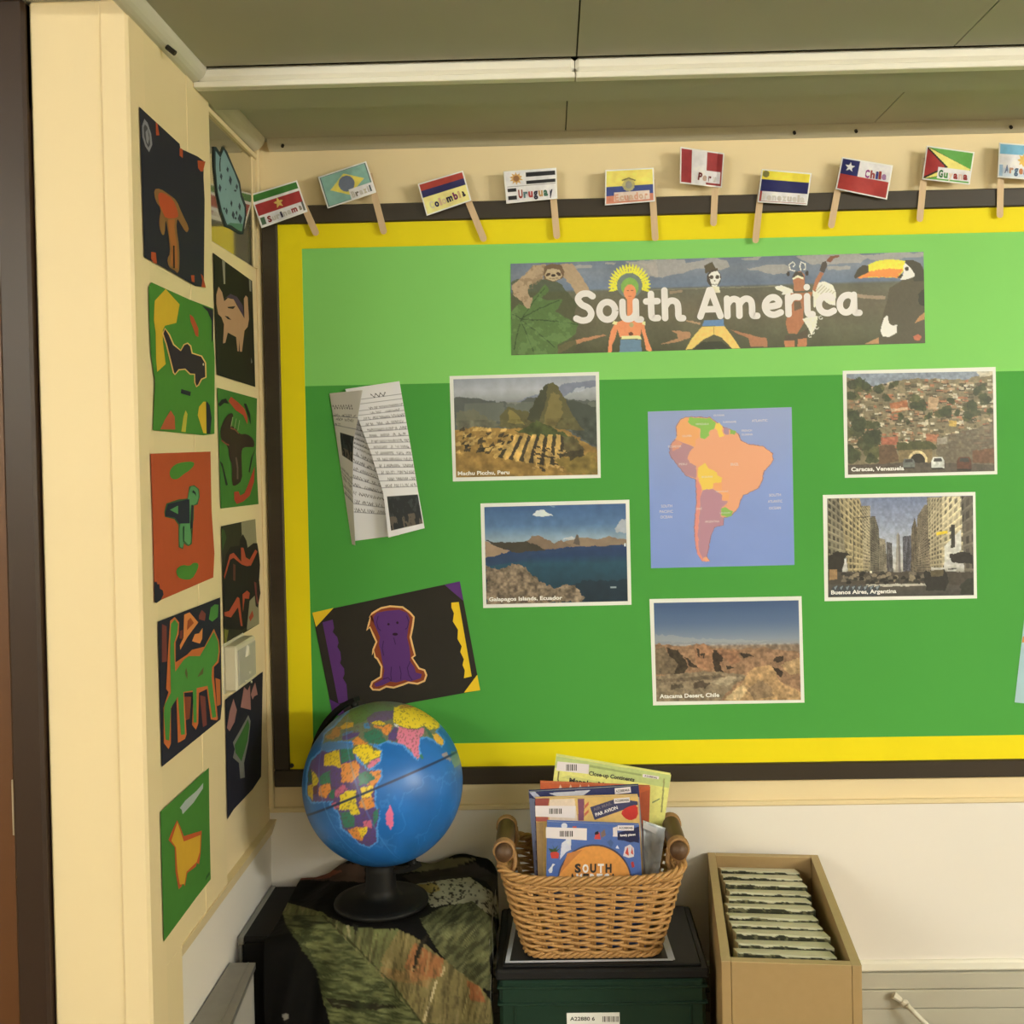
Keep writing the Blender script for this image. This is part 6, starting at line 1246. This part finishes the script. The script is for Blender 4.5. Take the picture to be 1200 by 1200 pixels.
for tt, q, c in ((G6, [(540, 230), (560, 170), (720, 110), (900, 70), (960, 80), (960, 180), (760, 240), (690, 290), (600, 310)], (92, 124, 62)), (G7, [(0, 80), (200, 65), (330, 75), (430, 110), (250, 130), (250, 190), (60, 200), (0, 240)], (96, 122, 70)), (G7, [(0, 250), (80, 190), (250, 180), (245, 260), (150, 285), (50, 290), (20, 330)], (102, 82, 106)),
                 (G7, [(260, 150), (330, 130), (430, 120), (470, 150), (560, 200), (680, 300), (680, 330), (600, 370), (540, 320), (470, 350), (380, 345), (300, 320), (245, 290), (250, 230)], (236, 206, 44)), (G7, [(300, 150), (340, 125), (430, 118), (450, 150), (330, 165)], (206, 158, 50)), (G7, [(35, 290), (120, 275), (170, 290), (170, 320), (60, 310)], yl), (G7, [(60, 315), (150, 335), (210, 305), (240, 320), (215, 390), (180, 420), (150, 400), (140, 360), (80, 340)], og), (G7, [(250, 340), (290, 340), (275, 470), (190, 450), (200, 420)], pu),
                 (G7, [(300, 330), (380, 350), (470, 360), (540, 340), (530, 400), (500, 430), (480, 530), (495, 610), (475, 635), (440, 600), (400, 540), (350, 500), (300, 490), (275, 440)], pk_), (G6, [(690, 385), (800, 355), (850, 380), (870, 430), (910, 470), (830, 492), (740, 485), (690, 430)], gr), (G6, [(490, 430), (560, 395), (660, 380), (640, 410), (560, 450), (490, 460)], pu), (G6, [(470, 330), (520, 295), (590, 290), (590, 330), (540, 350), (480, 355)], (206, 160, 50)), (G6, [(330, 420), (380, 400), (420, 330), (470, 340), (470, 410), (400, 450), (350, 450)], (170, 124, 60)), (G6, [(580, 460), (640, 425), (720, 490), (700, 510), (640, 500), (590, 500)], og),
                 (G6, [(580, 560), (640, 500), (750, 505), (780, 560), (850, 560), (840, 610), (760, 650), (700, 680), (640, 620)], (238, 206, 40)), (G6, [(725, 690), (760, 655), (840, 620), (840, 655), (760, 715), (735, 725)], pk_), (G6, [(470, 545), (580, 540), (590, 590), (610, 640), (480, 675)], gr), (G6, [(320, 600), (430, 550), (465, 555), (475, 725), (400, 700), (320, 695)], (216, 186, 40)), (G6, [(480, 690), (620, 645), (650, 710), (640, 790), (580, 850), (480, 855)], og), (G6, [(280, 790), (370, 740), (385, 870), (280, 870)], gr), (G6, [(200, 735), (270, 820), (265, 860), (210, 900)], (206, 186, 50)), (G6, [(165, 890), (210, 870), (215, 1030), (170, 980)], (190, 160, 50)), (G6, [(270, 890), (375, 860), (380, 930), (340, 1000), (270, 985)], og), (G6, [(215, 890), (260, 880), (255, 960), (220, 970)], (96, 64, 66)), (G6, [(170, 760), (195, 720), (205, 860), (170, 870)], (50, 90, 70)),
                 (G6, [(420, 930), (500, 870), (540, 920), (470, 960), (440, 1000), (415, 970)], (190, 96, 116)), (G6, [(640, 770), (740, 750), (800, 810), (720, 870), (650, 880)], gr), (G6, [(745, 760), (850, 740), (850, 800), (780, 900), (720, 880), (800, 810)], og), (G6, [(660, 910), (780, 880), (780, 940), (760, 990), (670, 1000)], (238, 202, 60)), (G6, [(470, 980), (540, 930), (615, 930), (620, 1060), (655, 1150), (570, 1165), (560, 1110), (460, 1110)], (226, 200, 46)), (G6, [(645, 1040), (680, 1000), (775, 995), (790, 1090), (720, 1110), (650, 1080)], og), (G6, [(370, 940), (420, 920), (410, 1010), (370, 1000)], gr),
                 (G8, [(335, 300), (400, 290), (430, 330), (430, 390), (360, 405)], gr), (G8, [(555, 290), (595, 265), (585, 340), (560, 400)], gr), (G8, [(490, 355), (545, 350), (545, 400), (490, 395)], (196, 100, 112)), (G8, [(380, 410), (470, 390), (515, 410), (480, 490), (420, 470)], og), (G8, [(450, 410), (515, 395), (515, 430), (480, 470)], yl), (G8, [(640, 310), (670, 250), (690, 290), (690, 380), (675, 410), (645, 370)], (216, 110, 128)), (G8, [(270, 240), (310, 230), (330, 260), (300, 275)], (196, 100, 112)),
                 (G7, [(540, 330), (600, 390), (640, 450), (590, 440)], gr), (G7, [(610, 410), (660, 395), (720, 460), (710, 510), (650, 480)], (222, 170, 60)), (G7, [(500, 600), (520, 590), (535, 630), (505, 640)], gr), (G7, [(700, 590), (740, 570), (800, 640), (780, 660), (730, 630)], (150, 132, 120)), (G7, [(790, 560), (860, 570), (880, 680), (820, 720), (790, 640)], (100, 130, 110))):
    P.fill(tt(q), c, 1, .9, 3)
P.fill(G7([(250, 300), (290, 310), (300, 335), (260, 330)]), (232, 228, 214), .9, .6); P.fill(G7([(370, 345), (470, 348), (465, 358), (380, 356)]), (96, 90, 60), .8)
lt = front & (fbm(gx, gy * 2.2, 1.8, 71, 2) > .66); ln_ = inside(gx, gy, af) | inside(gx, gy, asia); P.mix(lt & ln_, (90, 76, 60), .45)
P.mix(np.abs(np.sin(LA) - .0) < .0085, (24, 44, 70), .9)
for k in range(6): P.mix(np.abs(np.mod(LO - k * math.pi / 6 + .3, 2 * math.pi) - math.pi) < .005, (96, 160, 200), .35)
P.mix(np.sin(LA) > .985, (206, 206, 196), .5)
grid_mesh('sphere', GP, alb(np.clip(P.c, 0, 255), 1.0), pmat('globe_print', .36, .5, 0), gl_t, flip=False)
bp = mat('black_stand_plastic', (.005, .005, .0055), .55, .25, .1, 20)
# meridian arm: behind and to the left, pole to pole
s_left = np.cross(fwd, axis); s_left /= np.linalg.norm(s_left)
if s_left[0] > 0: s_left = -s_left
bdir = -fwd * .6 + s_left * .8; bdir -= axis * (bdir @ axis); bdir /= np.linalg.norm(bdir)
m = MB(); ar = GR + .013; th_ = np.linspace(-.06, math.pi + .06, 44)
sidev = np.cross(axis, bdir)
vs = []; fs = []
for i, a in enumerate(th_):
    d = axis * math.cos(a) + bdir * math.sin(a)
    for (o, w) in ((0, -.009), (0, .009), (.008, .009), (.008, -.009)): vs.append(GC + d * (ar - .004 + o) + sidev * w)
for i in range(len(th_) - 1):
    for k in range(4): fs.append((i * 4 + k, i * 4 + (k + 1) % 4, (i + 1) * 4 + (k + 1) % 4, (i + 1) * 4 + k))
fs += [(0, 1, 2, 3), tuple(range(len(vs) - 4, len(vs)))[::-1]]
m.add(vs, fs).build('meridian_arm', bp, gl_t)
for s in (1, -1): MB().tube([GC + axis * s * (GR - .003), GC + axis * s * (GR + .014)], .0075, 14).build('pivot_knob', bp, gl_t, True)
pb = at_z(447, 1058, .802); bx_, by_ = float(pb[0]), float(pb[1]) 
by_ = min(by_, 1.945)
MB().lathe((bx_, by_, .802), [(.0835, 0), (.0845, .004), (.083, .008), (.070, .0105), (.04, .013), (.030, .018), (.0275, .03), (.026, .060), (.0245, .0745)], 40).build('stand', bp, gl_t, True)
# saddle joining stem to the arm
pa = GC + (axis * math.cos(2.55) + bdir * math.sin(2.55)) * (ar + .002)
MB().tube([(bx_, by_, .802 + .055), (bx_, by_ + .01, .802 + .066), pa], [.022, .02, .012], 14).build('bracket', bp, gl_t, True)

# ================================================================== CASE, CLOTH, METAL CASING ON THE LEFT
case = thing('black_case', 'narrow black storage case with grey-edged lid in the left corner', 'case', (-.52, 2.02, .002))
cbl = mat('black_case_fabric', (.010, .009, .009), .7, .25, .15, 20); gre = mat('grey_edging', (.22, .215, .20), .4, .45, .1, 30)
zc_ = .756; cxa = XR + .004; yca, ycb = 1.912, 2.138
MB().bbox(cxa + .003, -.462, yca + .004, ycb, .002, zc_ - .012, .003).build('body', cbl, case)
MB().bbox(cxa, -.460, yca, ycb + .002, zc_ - .012, zc_ - .001, .003).build('lid', cbl, case)
MB().bbox(cxa - .001, cxa + .009, yca - .002, ycb + .003, zc_ - .014, zc_, .001).build('edging', gre, case); MB().bbox(cxa - .001, cxa + .006, yca - .003, yca + .003, ZB, zc_ - .014, .001).build('edging', gre, case)
# leaf-print cloth draped over a low stack beside the case
pb_y = by_
NXc, NSc = 190, 230
AX, SS = np.meshgrid(np.linspace(0, 1, NXc), np.linspace(0, 1, NSc))
def drape():
    xl, xr, yf, yb, zt = -.506, -.1185, 1.846, 2.128, .7985
    x = xl + (xr + .10 - xl) * AX                      # sheet coordinate across, .10 hangs over the right side
    q = SS * ((yb - yf) + .33)                         # and from the back edge forwards, .33 hangs over the front
    R = .022
    def bend(o):                                       # arc-length past an edge -> (outwards, down)
        t = np.clip((o + R) / (R * math.pi / 2), 0, 1); a = t * math.pi / 2; rest = np.maximum(o + R - R * math.pi / 2, 0)
        out = np.where(o < -R, o, -R + R * np.sin(a)); down = np.where(o < -R, 0, R - R * np.cos(a)) + rest
        return out, down
    oy, dy = bend(q - (yb - yf)); ox, dx = bend(x - xr)
    y = yf - oy; X = xr + ox
    down = np.sqrt(dx ** 2 + dy ** 2 + 1e-9)
    w = 1 / (1 + np.exp(-(x + .452) / .014)); top = .772 + (zt - .772) * w
    hang = np.clip(dy / .10, 0, 1)
    y = y - hang * (.008 + .010 * np.sin(x * 52 + 1.2) + .006 * np.sin(x * 97 + dy * 20)) + .03 * np.clip(dx / .05, 0, 1) * hang
    X = X + np.clip(dx / .06, 0, 1) * (.002 * np.sin(q * 60))
    r = np.hypot(X - bx_, y - pb_y); free = np.clip((r - .094) / .03, 0, 1) * (1 - np.clip(down / .03, 0, 1))
    bump = .020 * np.exp(-((y - 2.105) / .018) ** 2) * w * (1 + .35 * np.sin(x * 34 + 1)) + .010 * np.exp(-(((x + .165) / .03) ** 2 + ((y - 2.0) / .06) ** 2)) + .007 * (fbm(x * 30, q * 30, 1.6, 8) - .5)
    z = top - down + bump * free + .003 * free * np.sin(x * 60 + q * 20)
    return X, y, np.maximum(z, ZB + .003)
CX, CY, CZ = drape()
CP = np.stack([CX, CY, CZ], -1)
fx, fy = proj(CP)
P = Paint([(0, 0), (1, 0), (1, 1), (0, 1)], NXc, NSc, (11, 9, 7)); P.X, P.Y = fx, fy
tF = T(230, 960, 3.243)
for q, c, al_ in (([(300, 200), (390, 150), (640, 175), (640, 240), (420, 230), (310, 245)], (62, 46, 32), 1), ([(330, 205), (560, 192), (500, 225), (340, 232)], (112, 62, 40), .8), ([(780, 205), (870, 145), (1070, 150), (960, 190)], (84, 78, 48), 1), ([(780, 215), (1060, 165), (1150, 220), (1165, 330), (1100, 235), (1040, 218), (830, 248)], (44, 38, 28), 1),
                  ([(820, 250), (900, 235), (1040, 220), (1140, 290), (1155, 380), (1060, 335), (960, 322), (890, 335), (870, 285)], (140, 134, 98), 1), ([(840, 250), (910, 238), (930, 270), (890, 285)], (140, 118, 52), .8),
                  ([(315, 305), (480, 355), (500, 370), (590, 410), (770, 420), (850, 460), (950, 540), (1080, 640), (1130, 700), (1130, 800), (515, 800), (480, 680), (470, 600), (440, 520), (400, 445), (340, 400)], (84, 86, 46), 1), ([(850, 380), (930, 335), (1050, 312), (1130, 380), (1145, 470), (1115, 520), (1120, 650), (1080, 640), (950, 540), (900, 470)], (78, 78, 44), 1), ([(340, 400), (400, 445), (440, 520), (600, 640), (700, 700), (760, 720), (480, 690), (460, 580)], (66, 70, 36), .8),
                  ([(770, 420), (850, 460), (950, 540), (1080, 640), (1125, 700), (1125, 778), (860, 778), (780, 660), (700, 540)], (108, 94, 52), .8), ([(830, 470), (940, 530), (930, 600), (820, 620), (790, 560)], (134, 82, 44), .8), ([(1030, 610), (1080, 640), (1100, 700), (1040, 690)], (134, 76, 40), .8), ([(700, 560), (900, 600), (880, 640), (700, 600)], (124, 92, 50), .6),
                  ([(885, 430), (855, 500), (822, 592), (826, 530), (850, 470)], (32, 28, 18), 1), ([(490, 680), (780, 712), (680, 725), (520, 715)], (32, 28, 18), .95), ([(590, 400), (620, 400), (605, 440)], (30, 28, 20), 1), ([(325, 742), (345, 735), (350, 760), (330, 765)], (110, 104, 84), 1)):
    P.fill(tF(q), c, al_, 1.2, 6)
for pts, w, c in (([(480, 365), (560, 440), (640, 520), (740, 620), (860, 778)], 2.2, (46, 48, 24)), ([(915, 610), (890, 690), (865, 770)], 2.2, (176, 160, 110)), ([(945, 560), (930, 600)], 2, (170, 150, 100)), ([(575, 405), (585, 450)], 2.4, (140, 132, 90)), ([(1040, 640), (1010, 760)], 1.6, (126, 116, 66)), ([(560, 470), (440, 520)], 1.4, (96, 98, 54)), ([(640, 560), (480, 600)], 1.4, (98, 100, 56)), ([(720, 640), (500, 660)], 1.4, (96, 98, 54)), ([(640, 500), (700, 430)], 1.4, (98, 98, 54)), ([(740, 600), (850, 560)], 1.4, (140, 112, 62)), ([(1000, 480), (1080, 400), (1120, 390)], 1.6, (96, 94, 54)), ([(920, 420), (1020, 350), (1090, 340)], 1.6, (54, 52, 30))):
    P.fill(stroke(tF(pts), w), c, .85, .6)
mid = lambda x: np.interp(x, [tF([(480, 0)])[0][0], tF([(860, 0)])[0][0]], [tF([(0, 365)])[0][1], tF([(0, 778)])[0][1]])
lfm = inside(fx, fy, tF([(315, 305), (480, 355), (590, 410), (770, 420), (850, 460), (950, 540), (1080, 640), (1130, 700), (1130, 800), (515, 800), (480, 680), (440, 520), (340, 400)]))
lo_half = fy > mid(fx)
f_l = fbm(fx * .16 + fy * .03, (fy - fx * .12) * .9, 2.2, 3, 3); f_r = fbm((fx + fy * .18) * .9, fy * .12, 2.2, 21, 3)
P.mix(lfm & lo_half, (40, 44, 22), np.clip((f_l - .42) * 3.2, 0, .8)); P.mix(lfm & lo_half, (112, 114, 66), np.clip((.36 - f_l) * 4, 0, .5))
P.mix(lfm & ~lo_half, (52, 46, 24), np.clip((f_r - .52) * 3, 0, .6)); P.mix(lfm & ~lo_half, (132, 116, 70), np.clip((.38 - f_r) * 4, 0, .5))
rl = inside(fx, fy, tF([(850, 380), (930, 335), (1050, 312), (1130, 380), (1145, 470), (1115, 520), (1120, 650), (1080, 640), (950, 540), (900, 470)]))
f_q = fbm((fx + fy) * .5, (fx - fy) * .12, 1.8, 33, 3); P.mix(rl, (40, 40, 22), np.clip((f_q - .45) * 3.5, 0, .75)); P.mix(rl, (110, 108, 66), np.clip((.34 - f_q) * 4, 0, .5))
sp_ = inside(fx, fy, tF([(870, 240), (1040, 220), (1155, 300), (1155, 380), (1060, 335), (890, 330)])) & (fbm(fx, fy, 2.4, 13, 2) > .64); P.mix(sp_, (38, 34, 26), .9)
P.mul(.85 + .3 * fbm(AX * 200, SS * 200, 8, 6))
cl_ = grid_mesh('leaf_cloth', CP, alb(np.clip(P.c, 0, 255), .80), pmat('cloth_print', .8, .12), None, back_off=np.array([0, .0015, -.0015]))
props(cl_, 'dark cloth printed with big green leaves, draped beneath the globe', 'cloth')
# grey metal casing along the left wall, nearest the viewer
ma0, ma1, mb0, mb1 = at_z(276, 1128, .735), at_z(299.5, 1128, .735), at_z(241, 1200, .735), at_z(271, 1198, .735)
dv = mb0 - ma0; k2 = 1.55
A0, A1, B0, B1 = ma0, ma1, ma0 + dv * k2, ma1 + (mb1 - ma1) * k2
A0 = np.array([XR + .004, A0[1], .735]); B0 = np.array([XR + .004, B0[1], .735])
mc = thing('metal_casing', 'grey metal trunking box along the left wall at the bottom', 'casing', (float(A0[0]), float(B0[1]), 0))
met = mat('brushed_grey_metal', (.30, .29, .27), .38, .5, .12, 40, .03, .5); metw = mat('pale_grey_casing_side', (.5, .49, .47), .45, .4, .05, 20)
def prism(pts, z0, z1):
    v = [(p[0], p[1], z0) for p in pts] + [(p[0], p[1], z1) for p in pts]; return MB().add(v, [(3, 2, 1, 0), (4, 5, 6, 7), (0, 1, 5, 4), (1, 2, 6, 5), (2, 3, 7, 6), (3, 0, 4, 7)])
prism([B0, B1 - (.003, 0, 0), A1 - (.003, .003, 0), A0 - (0, .003, 0)], 0.0, .725).build('body', metw, mc)
prism([B0, B1, A1, A0], .725, .735).build('lid', met, mc)
mid0, mid1 = A1 * .72 + A0 * .28, B1 * .72 + B0 * .28
prism([mid1 - (.001, 0, 0), mid1 + (.001, 0, 0), mid0 + (.001, -.001, 0), mid0 - (.001, .001, 0)], .735, .7362).build('lid_seam', met, mc)

# ---- white cable at lower right
ww = mat('white_cable_plastic', (.72, .68, .58), .4, .45)
cb = thing('white_cable', 'white cable with a plug end leaning on the grey planks, lower right', 'cable', (.70, 2.12, .451))
cpts = [at_y(x, y, 2.128 - .0006 * (y - 1165)) for x, y in ((1063, 1178), (1072, 1187), (1086, 1201), (1100, 1216))]
last = cpts[-1]; cpts += [last + np.array([.03, -.015, -.022]), np.array([last[0] + .07, last[1] - .03, .4575])]
MB().tube(cpts, .005, 10).build('cord', ww, cb, True)
MB().tube([at_y(1047, 1166, 2.136), at_y(1054, 1171, 2.134), at_y(1058, 1174, 2.131)], [.0075, .006, .004], 8).build('plug', ww, cb)
MB().tube([at_y(1056.5, 1172.8, 2.131), at_y(1060, 1176, 2.130), at_y(1065, 1180, 2.129)], [.006, .009, .006], 10).build('collar', ww, cb)
